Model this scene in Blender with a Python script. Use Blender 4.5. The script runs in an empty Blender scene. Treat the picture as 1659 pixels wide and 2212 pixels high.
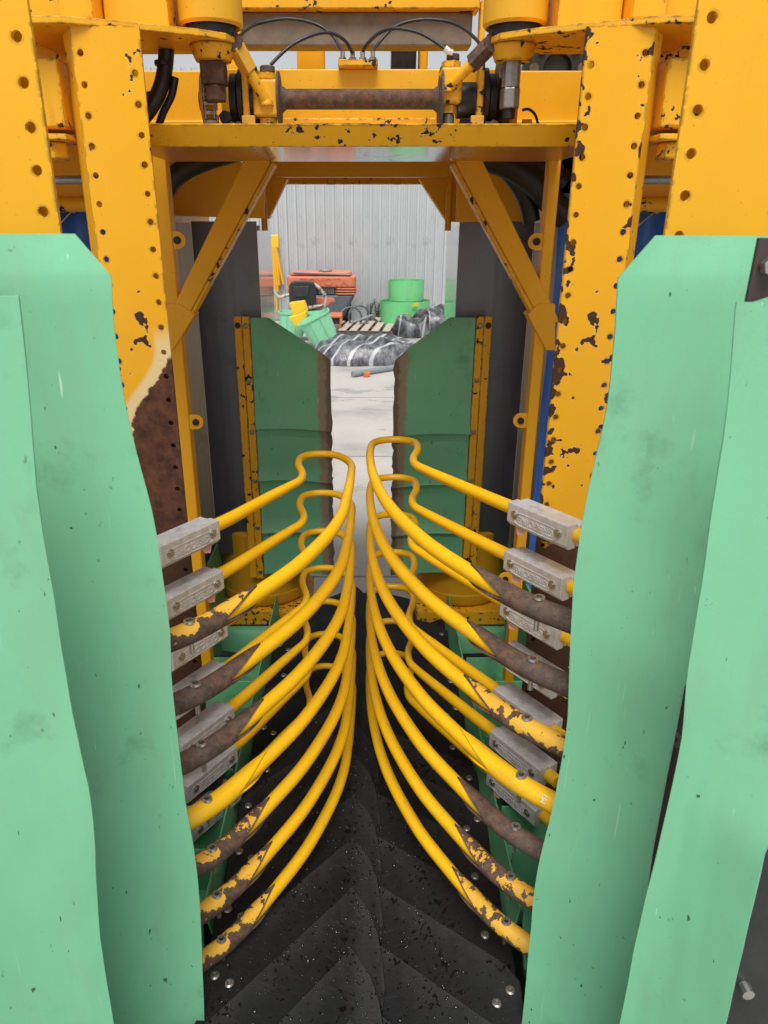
import bpy, bmesh, math, random
from mathutils import Vector, Matrix, noise as mnoise

# ------------------------------------------------------------------ camera, sky, sun, exposure
SC = bpy.context.scene
COL = SC.collection
H = 2.10                      # eye height above the yard
PITCH = math.radians(21.7)
FPX, CXP, CYP = 1555.0, 784.0, 1106.0     # focal length and machine centre on a 1659 x 2212 picture

cam_d = bpy.data.cameras.new('camera')
cam = bpy.data.objects.new('camera', cam_d)
COL.objects.link(cam)
cam.location = (0, 0, H)
cam.rotation_euler = (math.pi / 2 - PITCH, 0, 0)
cam_d.sensor_fit = 'VERTICAL'
cam_d.sensor_height = 36.0
cam_d.lens = 36.0 * FPX / 2212.0
cam_d.shift_x = (829.5 - CXP) / 2212.0
cam_d.clip_start = 0.02
cam_d.clip_end = 2000
cam_d.dof.use_dof = True
cam_d.dof.focus_distance = 2.2
cam_d.dof.aperture_fstop = 9.0
SC.camera = cam

SUN_EL, SUN_ROT = math.radians(62), math.radians(184)
world = bpy.data.worlds.new('World')
SC.world = world
world.use_nodes = True
wn = world.node_tree
wn.nodes.clear()
sky = wn.nodes.new('ShaderNodeTexSky')
sky.sky_type = 'NISHITA'
sky.sun_disc = False
sky.sun_elevation = SUN_EL
sky.sun_rotation = SUN_ROT
sky.air_density = 1.0
sky.dust_density = 1.5
sky.ozone_density = 1.0
hs = wn.nodes.new('ShaderNodeHueSaturation')
hs.inputs['Saturation'].default_value = 0.16      # overcast: the cloud takes the blue out
bg = wn.nodes.new('ShaderNodeBackground')
bg.inputs['Strength'].default_value = 0.05
wo = wn.nodes.new('ShaderNodeOutputWorld')
wn.links.new(sky.outputs[0], hs.inputs['Color'])
wn.links.new(hs.outputs[0], bg.inputs['Color'])
wn.links.new(bg.outputs[0], wo.inputs['Surface'])

sun_d = bpy.data.lights.new('sun', 'SUN')
sun_d.energy = 1.5
sun_d.angle = math.radians(32)
sun_d.color = (1.0, 0.97, 0.92)
sun = bpy.data.objects.new('sun', sun_d)
COL.objects.link(sun)
sun_dir = Vector((math.sin(SUN_ROT) * math.cos(SUN_EL), math.cos(SUN_ROT) * math.cos(SUN_EL), math.sin(SUN_EL)))
sun.rotation_euler = sun_dir.to_track_quat('Z', 'Y').to_euler()
sun.location = sun_dir * 30

SC.view_settings.view_transform = 'Standard'
SC.view_settings.look = 'None'
SC.view_settings.exposure = 1.28
SC.view_settings.gamma = 1.0
SC.view_settings.use_curve_mapping = False
SC.render.engine = 'CYCLES'
SC.cycles.use_denoising = True
SC.cycles.max_bounces = 8
SC.cycles.diffuse_bounces = 5

# ------------------------------------------------------------------ geometry helpers
CP, SP = math.cos(PITCH), math.sin(PITCH)
def ray(x, y):
    u, v = (x - CXP) / FPX, (y - CYP) / FPX
    return Vector((u, CP - v * SP, -SP - v * CP))
def P(x, y, Y):
    d = ray(x, y)
    t = Y / d.y
    return Vector((d.x * t, Y, H + d.z * t))
def PG(x, y, z):
    d = ray(x, y)
    t = (z - H) / d.z
    return Vector((d.x * t, d.y * t, z))

WL = {}
def wl(o):
    return WL.get(o.name, Vector((0, 0, 0))) if o else Vector((0, 0, 0))

class MB:
    def __init__(s):
        s.v = []; s.f = []
    def add(s, vs, fs):
        b = len(s.v)
        s.v += [Vector(p) for p in vs]
        s.f += [tuple(b + i for i in f) for f in fs]
        return s
    def box(s, lo, hi, M=None):
        x0, y0, z0 = lo; x1, y1, z1 = hi
        vs = [Vector(p) for p in ((x0,y0,z0),(x1,y0,z0),(x1,y1,z0),(x0,y1,z0),(x0,y0,z1),(x1,y0,z1),(x1,y1,z1),(x0,y1,z1))]
        if M is not None: vs = [M @ p for p in vs]
        return s.add(vs, [(0,3,2,1),(4,5,6,7),(0,1,5,4),(1,2,6,5),(2,3,7,6),(3,0,4,7)])
    def prism(s, poly, ext):
        n = len(poly); e = Vector(ext)
        a = [Vector(p) for p in poly]
        nrm = Vector((0, 0, 0))
        for i in range(n):
            p, q = a[i], a[(i + 1) % n]
            nrm += p.cross(q)
        if nrm.dot(e) > 0: a.reverse()
        vs = a + [p + e for p in a]
        fs = [tuple(range(n)), tuple(range(2 * n - 1, n - 1, -1))]
        for i in range(n):
            j = (i + 1) % n
            fs.append((i, i + n, j + n, j))
        return s.add(vs, fs)
    def cyl(s, a, b, r, n=16, r2=None, caps=True, phase=0.0):
        a, b = Vector(a), Vector(b)
        r2 = r if r2 is None else r2
        t = (b - a).normalized()
        u = t.orthogonal().normalized(); w = t.cross(u)
        vs = []
        for p, rr in ((a, r), (b, r2)):
            for i in range(n):
                an = 2 * math.pi * i / n + phase
                vs.append(p + u * (rr * math.cos(an)) + w * (rr * math.sin(an)))
        fs = [(i, (i + 1) % n, n + (i + 1) % n, n + i) for i in range(n)]
        if caps: fs += [tuple(range(n - 1, -1, -1)), tuple(range(n, 2 * n))]
        return s.add(vs, fs)
    def tube(s, pts, rad, n=12, caps=True, closed=False):
        pts = [Vector(p) for p in pts]; m = len(pts)
        if not hasattr(rad, '__len__'): rad = [rad] * m
        vs = []; u = None
        for i, p in enumerate(pts):
            if closed: t = pts[(i + 1) % m] - pts[i - 1]
            else: t = pts[min(i + 1, m - 1)] - pts[max(i - 1, 0)]
            t.normalize()
            if u is None: u = t.orthogonal()
            u = (u - t * u.dot(t)).normalized()
            w = t.cross(u)
            for k in range(n):
                an = 2 * math.pi * k / n
                vs.append(p + (u * math.cos(an) + w * math.sin(an)) * rad[i])
        fs = []
        for i in range(m if closed else m - 1):
            j = (i + 1) % m
            for k in range(n):
                l = (k + 1) % n
                fs.append((i * n + k, i * n + l, j * n + l, j * n + k))
        if caps and not closed:
            fs += [tuple(range(n - 1, -1, -1)), tuple((m - 1) * n + k for k in range(n))]
        return s.add(vs, fs)
    def lathe(s, c, prof, n=24, axis='Z'):
        c = Vector(c); vs = []; fs = []
        for r, h in prof:
            for k in range(n):
                an = 2 * math.pi * k / n
                a, b = r * math.cos(an), r * math.sin(an)
                vs.append(c + (Vector((a, b, h)) if axis == 'Z' else Vector((h, a, b)) if axis == 'X' else Vector((b, h, a))))
        for i in range(len(prof) - 1):
            for k in range(n):
                l = (k + 1) % n
                fs.append((i * n + k, i * n + l, (i + 1) * n + l, (i + 1) * n + k))
        if prof[0][0] > 1e-4: fs.append(tuple(range(n - 1, -1, -1)))
        if prof[-1][0] > 1e-4: fs.append(tuple((len(prof) - 1) * n + k for k in range(n)))
        return s.add(vs, fs)
    def slab(s, grid, th):
        """closed sheet: grid[i][j] of points thickened along -normal by th"""
        R, Cn = len(grid), len(grid[0])
        top = [Vector(p) for row in grid for p in row]
        nor = []
        for i in range(R):
            for j in range(Cn):
                a = top[min(i + 1, R - 1) * Cn + j] - top[max(i - 1, 0) * Cn + j]
                b = top[i * Cn + min(j + 1, Cn - 1)] - top[i * Cn + max(j - 1, 0)]
                nor.append(a.cross(b).normalized())
        bot = [p - q * th for p, q in zip(top, nor)]
        N = R * Cn; fs = []
        for i in range(R - 1):
            for j in range(Cn - 1):
                a, b, c, d = i * Cn + j, (i + 1) * Cn + j, (i + 1) * Cn + j + 1, i * Cn + j + 1
                fs.append((a, b, c, d)); fs.append((N + d, N + c, N + b, N + a))
        rim = [j for j in range(Cn)] + [i * Cn + Cn - 1 for i in range(1, R)] + [(R - 1) * Cn + j for j in range(Cn - 2, -1, -1)] + [i * Cn for i in range(R - 2, 0, -1)]
        for k in range(len(rim)):
            a, b = rim[k], rim[(k + 1) % len(rim)]
            fs.append((a, b, N + b, N + a))
        return s.add(top + bot, fs)
    def mesh(s, name, off=Vector((0, 0, 0)), smooth=None):
        me = bpy.data.meshes.new(name)
        me.from_pydata([tuple(p - off) for p in s.v], [], s.f)
        bm = bmesh.new(); bm.from_mesh(me)
        bmesh.ops.recalc_face_normals(bm, faces=bm.faces)
        bm.to_mesh(me); bm.free()
        if smooth is not None:
            for p in me.polygons: p.use_smooth = True
            me.set_sharp_from_angle(angle=math.radians(smooth))
        return me
    def build(s, name, m, parent=None, bevel=0, smooth=None, seg=2):
        me = s.mesh(name, wl(parent), smooth)
        return link(name, me, m, parent, bevel, seg)

def link(name, me, m, parent=None, bevel=0, seg=2, loc=None):
    o = bpy.data.objects.new(name, me)
    COL.objects.link(o)
    if len(me.materials) == 0: me.materials.append(m)
    if me.materials[0] is not m:
        o.material_slots[0].link = 'OBJECT'
        o.material_slots[0].material = m
    if parent: o.parent = parent
    if loc is not None: o.location = loc
    WL[o.name] = wl(parent) + (Vector(loc) if loc is not None else Vector((0, 0, 0)))
    if bevel:
        b = o.modifiers.new('bevel', 'BEVEL'); b.width = bevel; b.segments = seg; b.limit_method = 'ANGLE'; b.angle_limit = math.radians(40)
    return o
def tag(o, label, cat, group=None, kind=None):
    if label: o['label'] = label
    if cat: o['category'] = cat
    if group: o['group'] = group
    if kind: o['kind'] = kind
    return o
def thing(name, label, cat, loc=(0, 0, 0), group=None):
    o = bpy.data.objects.new(name, None)
    COL.objects.link(o)
    o.location = loc
    o.empty_display_size = 0.1
    WL[o.name] = Vector(loc)
    return tag(o, label, cat, group)

def crom(pts, n):
    """Catmull-Rom through points of any dimension, n samples per span"""
    out = []
    m = len(pts)
    for i in range(m - 1):
        p0, p1, p2, p3 = pts[max(i - 1, 0)], pts[i], pts[i + 1], pts[min(i + 2, m - 1)]
        for k in range(n):
            t = k / n
            out.append(tuple(0.5 * (2 * b + (c - a) * t + (2 * a - 5 * b + 4 * c - d) * t * t + (3 * b - a - 3 * c + d) * t ** 3) for a, b, c, d in zip(p0, p1, p2, p3)))
    out.append(tuple(pts[-1]))
    return out
def lerp(a, b, t): return a + (b - a) * t
def pw(x, tab):
    """piecewise linear lookup"""
    if x <= tab[0][0]: return tab[0][1]
    for (a, p), (b, q) in zip(tab, tab[1:]):
        if x <= b: return lerp(p, q, (x - a) / (b - a))
    return tab[-1][1]
def sstep(a, b, x):
    t = max(0, min(1, (x - a) / (b - a)))
    return t * t * (3 - 2 * t)
def fbm(x, y, z=0.0):
    return mnoise.fractal(Vector((x, y, z)), 1.0, 2.0, 4)

# ------------------------------------------------------------------ materials
class NT:
    def __init__(s, name):
        s.m = bpy.data.materials.new(name); s.m.use_nodes = True
        s.t = s.m.node_tree; s.b = s.t.nodes['Principled BSDF']
        s.co = s.t.nodes.new('ShaderNodeTexCoord').outputs['Object']
    def n(s, ty, **kw):
        nd = s.t.nodes.new(ty)
        for k, v in kw.items(): setattr(nd, k, v)
        return nd
    def l(s, a, b): s.t.links.new(a, b)
    def mp(s, sc=(1, 1, 1), loc=(0, 0, 0), rot=(0, 0, 0)):
        nd = s.n('ShaderNodeMapping')
        nd.inputs['Scale'].default_value = sc; nd.inputs['Location'].default_value = loc; nd.inputs['Rotation'].default_value = rot
        s.l(s.co, nd.inputs['Vector']); return nd.outputs[0]
    def noise(s, scale, detail=4, rough=0.55, vec=None, dist=0.0):
        nd = s.n('ShaderNodeTexNoise')
        nd.inputs['Scale'].default_value = scale; nd.inputs['Detail'].default_value = detail
        nd.inputs['Roughness'].default_value = rough; nd.inputs['Distortion'].default_value = dist
        s.l(vec or s.co, nd.inputs['Vector']); return nd.outputs[0]
    def voro(s, scale, vec=None):
        nd = s.n('ShaderNodeTexVoronoi'); nd.inputs['Scale'].default_value = scale
        s.l(vec or s.co, nd.inputs['Vector']); return nd.outputs['Distance']
    def math(s, op, a, b=0.0, clamp=False):
        nd = s.n('ShaderNodeMath', operation=op, use_clamp=clamp)
        for i, q in enumerate((a, b)):
            if isinstance(q, (int, float)): nd.inputs[i].default_value = q
            else: s.l(q, nd.inputs[i])
        return nd.outputs[0]
    def ss(s, val, lo, hi, a=0.0, b=1.0):
        nd = s.n('ShaderNodeMapRange', interpolation_type='SMOOTHSTEP')
        s.l(val, nd.inputs['Value'])
        nd.inputs['From Min'].default_value = lo; nd.inputs['From Max'].default_value = hi
        nd.inputs['To Min'].default_value = a; nd.inputs['To Max'].default_value = b
        return nd.outputs[0]
    def mix(s, fac, a, b, mode='MIX'):
        nd = s.n('ShaderNodeMix', data_type='RGBA', blend_type=mode)
        if isinstance(fac, (int, float)): nd.inputs[0].default_value = fac
        else: s.l(fac, nd.inputs[0])
        for i, q in ((6, a), (7, b)):
            if isinstance(q, tuple): nd.inputs[i].default_value = (*q[:3], 1)
            else: s.l(q, nd.inputs[i])
        return nd.outputs[2]
    def sep(s, v=None):
        nd = s.n('ShaderNodeSeparateXYZ'); s.l(v or s.co, nd.inputs[0]); return nd.outputs
    def ramp(s, val, stops):
        nd = s.n('ShaderNodeValToRGB'); e = nd.color_ramp.elements
        while len(e) < len(stops): e.new(0.5)
        for el, (p, c) in zip(e, stops): el.position = p; el.color = (*c, 1)
        s.l(val, nd.inputs[0]); return nd.outputs[0]
    def bump(s, h, strength=0.3, dist=0.002):
        nd = s.n('ShaderNodeBump'); nd.inputs['Strength'].default_value = strength; nd.inputs['Distance'].default_value = dist
        s.l(h, nd.inputs['Height']); s.l(nd.outputs[0], s.b.inputs['Normal'])
    def edge(s, radius=0.006):
        bv = s.n('ShaderNodeBevel'); bv.samples = 2; bv.inputs['Radius'].default_value = radius
        g = s.n('ShaderNodeNewGeometry')
        vm = s.n('ShaderNodeVectorMath', operation='DOT_PRODUCT')
        s.l(bv.outputs[0], vm.inputs[0]); s.l(g.outputs['Normal'], vm.inputs[1])
        return s.math('SUBTRACT', 1.0, vm.outputs['Value'])
    def out(s, col=None, rough=None, metal=None):
        for key, q in (('Base Color', col), ('Roughness', rough), ('Metallic', metal)):
            if q is None: continue
            if isinstance(q, tuple): s.b.inputs[key].default_value = (*q[:3], 1)
            elif isinstance(q, (int, float)): s.b.inputs[key].default_value = q
            else: s.l(q, s.b.inputs[key])
        return s.m

RUST_A, RUST_B = (0.030, 0.013, 0.008), (0.085, 0.036, 0.018)
def paint(name, col, thr=0.72, scale=38.0, edge=0.0, rough=0.42, dirt=0.2, cream=0.4, streak=True, cluster=6.0, rust_hi=RUST_B):
    t = NT(name)
    a = t.noise(scale, 2.6, 0.55); b = t.noise(cluster, 2, 0.5)
    val = t.math('ADD', t.math('MULTIPLY', a, 0.66), t.math('MULTIPLY', b, 0.34))
    if edge:
        e = t.math('MINIMUM', t.math('MULTIPLY', t.edge(0.008), 0.9 * edge), 0.16)
        val = t.math('ADD', val, e)
    m = t.ss(val, thr, thr + 0.014)
    halo = t.ss(val, thr - 0.016, thr)
    tone = t.noise(3.1, 3)
    c2 = tuple(q * 0.86 for q in col)
    base = t.mix(tone, c2, tuple(min(1, q * 1.08) for q in col))
    if streak:
        st = t.noise(1.0, 4, 0.6, t.mp((22, 22, 2.6)))
        d = t.ss(st, 0.55, 0.8, 0, dirt * 0.6)
        base = t.mix(d, base, (0.16, 0.075, 0.03))
    speck = t.ss(t.noise(170, 2), 0.70, 0.74, 0, 0.55)
    base = t.mix(speck, base, (0.12, 0.05, 0.02))
    base = t.mix(t.math('MULTIPLY', halo, cream), base, (0.72, 0.5, 0.2))
    rust = t.mix(t.noise(90, 4), RUST_A, rust_hi)
    colr = t.mix(m, base, rust)
    r = t.math('ADD', t.math('MULTIPLY', m, 0.45), t.ss(t.noise(14, 3), 0.3, 0.7, rough - 0.06, rough + 0.1))
    hgt = t.math('ADD', t.math('MULTIPLY', m, -1.0), t.math('MULTIPLY', t.noise(60, 3), 0.12))
    t.bump(hgt, 0.45, 0.0015)
    t.b.inputs['Specular IOR Level'].default_value = 0.35
    return t.out(colr, r, 0.0)

def rusty(name, a=(0.055, 0.036, 0.028), b=(0.16, 0.085, 0.052), paintcol=None, thr=0.6, rough=0.8, zb=0.0):
    t = NT(name)
    nz = t.noise(55, 6, 0.65)
    c = t.mix(t.ss(nz, 0.32, 0.72), a, b)
    c = t.mix(t.ss(t.noise(9, 3), 0.4, 0.75, 0, 0.5), c, (0.12, 0.10, 0.085))
    pits = t.ss(t.noise(240, 2), 0.60, 0.68, 0, 0.7)
    c = t.mix(pits, c, (0.02, 0.014, 0.012))
    if paintcol:
        sel = t.math('ADD', t.math('MULTIPLY', t.noise(48, 6, 0.65), 0.55), t.math('MULTIPLY', t.noise(9, 2), 0.45))
        sel = t.math('ADD', sel, t.math('MULTIPLY', t.sep()[2], zb))
        m = t.ss(sel, thr, thr + 0.012)
        c = t.mix(t.ss(sel, thr - 0.02, thr, 0, 0.6), c, (0.03, 0.02, 0.015))
        c = t.mix(m, c, t.mix(t.noise(12), paintcol, tuple(q * 0.8 for q in paintcol)))
        r = t.ss(m, 0, 1, rough, 0.4)
        t.bump(t.math('ADD', t.math('MULTIPLY', nz, 0.4), m), 0.5, 0.0015)
        return t.out(c, r, 0.0)
    t.bump(t.math('ADD', nz, t.math('MULTIPLY', pits, -0.6)), 0.55, 0.0018)
    return t.out(c, rough, 0.0)

def flat(name, col, rough=0.5, metal=0.0, var=0.15, scale=12, bump=0.0, bscale=80):
    t = NT(name)
    c = t.mix(t.noise(scale, 5, 0.6), tuple(q * (1 - var) for q in col), tuple(min(1, q * (1 + var)) for q in col))
    r = t.ss(t.noise(scale * 1.7, 4), 0.3, 0.7, max(0.02, rough - 0.08), min(1, rough + 0.1))
    if bump: t.bump(t.noise(bscale, 4), bump, 0.002)
    return t.out(c, r, metal)

def rod_mat():
    t = NT('rod_yellow')
    c = t.mix(t.noise(5, 3, 0.6), tuple(q * 0.86 for q in YEL), tuple(min(1, q * 1.06) for q in YEL))
    grime = t.ss(t.math('ADD', t.math('MULTIPLY', t.noise(34, 5, 0.65), 0.6), t.math('MULTIPLY', t.noise(6, 2), 0.4)), 0.53, 0.70, 0, 0.45)
    c = t.mix(grime, c, (0.36, 0.17, 0.02))
    nick = t.ss(t.noise(110, 3, 0.6), 0.72, 0.745, 0, 0.8)
    c = t.mix(nick, c, (0.09, 0.04, 0.015))
    scuff = t.ss(t.noise(1, 3, 0.6, t.mp((160, 14, 160), rot=(0, 0, 0.5))), 0.66, 0.72, 0, 0.35)
    c = t.mix(scuff, c, (0.92, 0.66, 0.16))
    t.bump(t.math('ADD', t.noise(90, 4), t.math('MULTIPLY', nick, -0.8)), 0.12, 0.0012)
    return t.out(c, t.ss(t.math('ADD', t.noise(20, 4), t.math('MULTIPLY', grime, 0.5)), 0.3, 0.8, 0.30, 0.55), 0.0)

ORANGE = (0.85, 0.425, 0.014)
YEL = (0.88, 0.50, 0.010)
M = {}
M['frame'] = paint('frame_paint', ORANGE, 0.640, edge=0.7, scale=44)
M['frame_worn'] = paint('frame_paint_worn', ORANGE, 0.600, edge=0.9, scale=40, cluster=9)
M['frame_clean'] = paint('frame_paint_clean', ORANGE, 0.72, dirt=0.12)
M['frame_inner'] = paint('frame_paint_inner', ORANGE, 0.71, dirt=0.22)  # same orange, used on the inner parts of the frame
M['frame_dirty'] = paint('frame_paint_greasy', ORANGE, 0.59, edge=0.9, scale=46, dirt=0.5, rust_hi=(0.05, 0.035, 0.025))
M['drum'] = paint('drum_paint', (0.80, 0.41, 0.02), 0.74, dirt=0.12)
M['rod'] = rod_mat()
M['rust'] = rusty('rusty_steel')
M['rust_deep'] = rusty('rusty_steel_red', (0.045, 0.02, 0.012), (0.13, 0.052, 0.024))
M['rust_paint'] = rusty('rusty_steel_flaking_paint', paintcol=(0.80, 0.42, 0.05), thr=0.600, zb=4.5)
M['rust_paint2'] = rusty('rusty_steel_mostly_painted', paintcol=(0.84, 0.47, 0.05), thr=0.560, zb=5.0)
M['shaft'] = rusty('shaft_rust', (0.05, 0.022, 0.013), (0.17, 0.065, 0.02))
M['blacksteel'] = flat('greasy_black_steel', (0.022, 0.021, 0.021), 0.45, 0.3, 0.5, 30, 0.3)
M['steel'] = flat('bolt_steel', (0.48, 0.47, 0.45), 0.32, 0.9, 0.25, 60)
M['zinc'] = flat('zinc_nut', (0.30, 0.29, 0.27), 0.4, 0.8, 0.4, 90, 0.2)
M['hose'] = flat('hose_rubber', (0.016, 0.016, 0.017), 0.42, 0.0, 0.3, 40)
M['white'] = flat('white_plastic', (0.72, 0.70, 0.66), 0.5, 0, 0.1)
M['pink'] = flat('pink_paper', (0.75, 0.42, 0.36), 0.8, 0, 0.15)

def alum():
    t = NT('cast_aluminium')
    nz = t.noise(45, 6, 0.65)
    c = t.mix(t.ss(nz, 0.3, 0.7), (0.54, 0.55, 0.565), (0.70, 0.71, 0.725))
    c = t.mix(t.ss(t.noise(18, 5, 0.7), 0.60, 0.68, 0, 0.35), c, (0.26, 0.245, 0.23))
    t.bump(t.math('ADD', nz, t.math('MULTIPLY', t.noise(1, 3, 0.5, t.mp((200, 30, 200))), 0.4)), 0.15, 0.0008)
    return t.out(c, t.ss(nz, 0.3, 0.7, 0.32, 0.50), 0.30)
M['alum'] = alum()

def green(name, col=(0.20, 0.555, 0.325), dark=0.45, wear_x=None):
    t = NT(name)
    c = t.mix(t.noise(2.6, 4, 0.6), tuple(q * 0.90 for q in col), tuple(q * 1.07 for q in col))
    haze = t.ss(t.noise(1.0, 5, 0.65, t.mp((9, 9, 2.2))), 0.42, 0.75, 0, 0.38)
    c = t.mix(haze, c, (0.24, 0.38, 0.23))
    sm = t.ss(t.math('ADD', t.math('MULTIPLY', t.noise(9, 5, 0.65), 0.6), t.math('MULTIPLY', t.noise(2.3, 2), 0.4)), 0.55, 0.70, 0, dark)
    c = t.mix(sm, c, (0.075, 0.16, 0.085))
    ni = t.ss(t.noise(1.0, 2, 0.5, t.mp((70, 70, 26))), 0.735, 0.755, 0, 0.85)
    c = t.mix(ni, c, (0.02, 0.05, 0.03))
    sc = t.ss(t.noise(1.0, 3, 0.5, t.mp((130, 60, 5.5), rot=(0, 0.12, 0))), 0.748, 0.77, 0, 0.8)
    c = t.mix(sc, c, (0.55, 0.78, 0.62))
    if wear_x:
        x = t.sep()[0]
        x = t.math('ABSOLUTE', x)
        w = t.math('ADD', x, t.math('MULTIPLY', t.math('SUBTRACT', t.noise(30, 5, 0.65), 0.5), 0.05))
        c = t.mix(t.ss(w, wear_x + 0.02, wear_x, 0, 1), c, (0.30, 0.235, 0.17))
        c = t.mix(t.ss(w, wear_x - 0.012, wear_x - 0.03, 0, 0.8), c, (0.10, 0.085, 0.07))
    sm2 = t.ss(t.math('ADD', t.math('MULTIPLY', t.noise(1, 6, 0.7, t.mp((16, 16, 7), rot=(0, 0.5, 0))), 0.7), t.math('MULTIPLY', t.noise(1.7, 2), 0.3)), 0.55, 0.72, 0, 0.32)
    c = t.mix(sm2, c, (0.15, 0.20, 0.12))
    s2 = t.ss(t.noise(1.0, 2, 0.5, t.mp((260, 120, 3.0), rot=(0, -0.10, 0))), 0.735, 0.755, 0, 0.5)
    c = t.mix(s2, c, (0.45, 0.74, 0.55))
    s3 = t.ss(t.noise(1.0, 3, 0.6, t.mp((60, 60, 40), rot=(0, 0.7, 0))), 0.70, 0.73, 0, 0.5)
    c = t.mix(s3, c, (0.06, 0.13, 0.08))
    t.bump(t.math('ADD', t.noise(300, 2), t.math('MULTIPLY', t.noise(22, 3), 1.2)), 0.10, 0.002)
    return t.out(c, t.ss(t.noise(7, 4), 0.3, 0.7, 0.40, 0.58), 0.0)
M['flap'] = green('green_plastic_sheet')
M['rearflap'] = green('green_plastic_worn_edge', (0.16, 0.50, 0.28), 0.45, wear_x=0.042)
M['conv'] = green('green_plastic_conveyor', (0.13, 0.44, 0.22), 0.75)
M['roll'] = green('green_plastic_roll', (0.17, 0.62, 0.24), 0.35)
M['tub'] = green('green_plastic_tub', (0.27, 0.68, 0.42), 0.2)

def rubber():
    t = NT('wet_black_rubber')
    oi = t.n('ShaderNodeObjectInfo').outputs['Random']
    nz = t.noise(14, 6, 0.62)
    c = t.mix(nz, (0.003, 0.0034, 0.004), (0.010, 0.011, 0.0125))
    c = t.mix(t.math('MULTIPLY', oi, 0.6), c, (0.013, 0.0142, 0.0155))
    scr = t.ss(t.noise(1, 4, 0.6, t.mp((14, 160, 40), rot=(0, 0, 0.9))), 0.52, 0.80, 0, 0.4)
    c = t.mix(scr, c, (0.034, 0.035, 0.036))
    dust = t.ss(t.noise(420, 2), 0.66, 0.72, 0, 0.45)
    c = t.mix(dust, c, (0.06, 0.061, 0.062))
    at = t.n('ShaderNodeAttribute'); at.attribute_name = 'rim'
    c = t.mix(t.math('MULTIPLY', at.outputs['Fac'], t.ss(t.noise(25, 4), 0.3, 0.65, 0.35, 0.95)), c, (0.028, 0.029, 0.030))  # paler rim: edge wear, with the shading of the steps put into the colour
    wet = t.ss(t.math('ADD', t.math('MULTIPLY', t.noise(85, 3, 0.5), 0.65), t.math('MULTIPLY', t.noise(9, 2), 0.35)), 0.572, 0.595)
    c = t.mix(wet, c, (0.002, 0.002, 0.0024))
    wv = t.n('ShaderNodeTexWave'); wv.wave_type = 'BANDS'; wv.bands_direction = 'X'
    wv.inputs['Scale'].default_value = 9; wv.inputs['Distortion'].default_value = 7; wv.inputs['Detail'].default_value = 2; wv.inputs['Detail Scale'].default_value = 0.6
    t.l(t.mp((1, 0.6, 1), rot=(0, 0, -0.5)), wv.inputs['Vector'])
    ridge = t.math('MULTIPLY', wv.outputs[1], t.ss(t.noise(5, 2), 0.4, 0.6, 0.0, 0.5))
    t.bump(t.math('ADD', t.math('ADD', nz, ridge), t.math('MULTIPLY', scr, 0.4)), 0.3, 0.002)
    t.b.inputs['Specular IOR Level'].default_value = 0.3
    return t.out(c, t.ss(wet, 0, 1, 0.5, 0.34), 0.0)
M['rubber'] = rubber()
def water():
    t = NT('water_drop')
    t.b.inputs['IOR'].default_value = 1.5
    t.b.inputs['Specular IOR Level'].default_value = 0.9
    return t.out((0.012, 0.013, 0.014), 0.05, 0.0)
M['water'] = water()

def sheet_steel(name, col, rough, streak=0.3):
    t = NT(name)
    st = t.noise(1, 5, 0.6, t.mp((60, 60, 1.6)))
    c = t.mix(t.ss(st, 0.3, 0.7), tuple(q * (1 - streak) for q in col), tuple(q * (1 + streak) for q in col))
    c = t.mix(t.ss(t.noise(5, 5, 0.65), 0.55, 0.75, 0, 0.5), c, tuple(q * 0.45 for q in col))
    return t.out(c, t.ss(st, 0.3, 0.7, rough - 0.05, rough + 0.1), 0.85)
M['panel'] = sheet_steel('stainless_panel', (0.20, 0.205, 0.22), 0.42, 0.07)
M['panel_light'] = sheet_steel('galvanised_strip', (0.40, 0.41, 0.43), 0.42, 0.1)
M['mirror'] = sheet_steel('polished_panel', (0.66, 0.67, 0.68), 0.08, 0.12)
M['bar'] = flat('weathered_bar', (0.20, 0.165, 0.125), 0.75, 0, 0.45, 26, 0.3)
M['bar_top'] = flat('pale_bar_edge', (0.50, 0.46, 0.43), 0.6, 0, 0.25, 20)
M['tarp'] = flat('blue_tarp', (0.022, 0.125, 0.52), 0.38, 0, 0.25, 9, 0.3, 25)
M['darkplate'] = flat('dark_grey_plate', (0.030, 0.033, 0.033), 0.5, 0.2, 0.35, 12, 0.2)
M['brownplate'] = flat('brown_plate', (0.065, 0.045, 0.038), 0.6, 0.1, 0.3, 14)
M['inner'] = flat('dark_void_lining', (0.03, 0.025, 0.02), 0.8, 0, 0.3)

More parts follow.
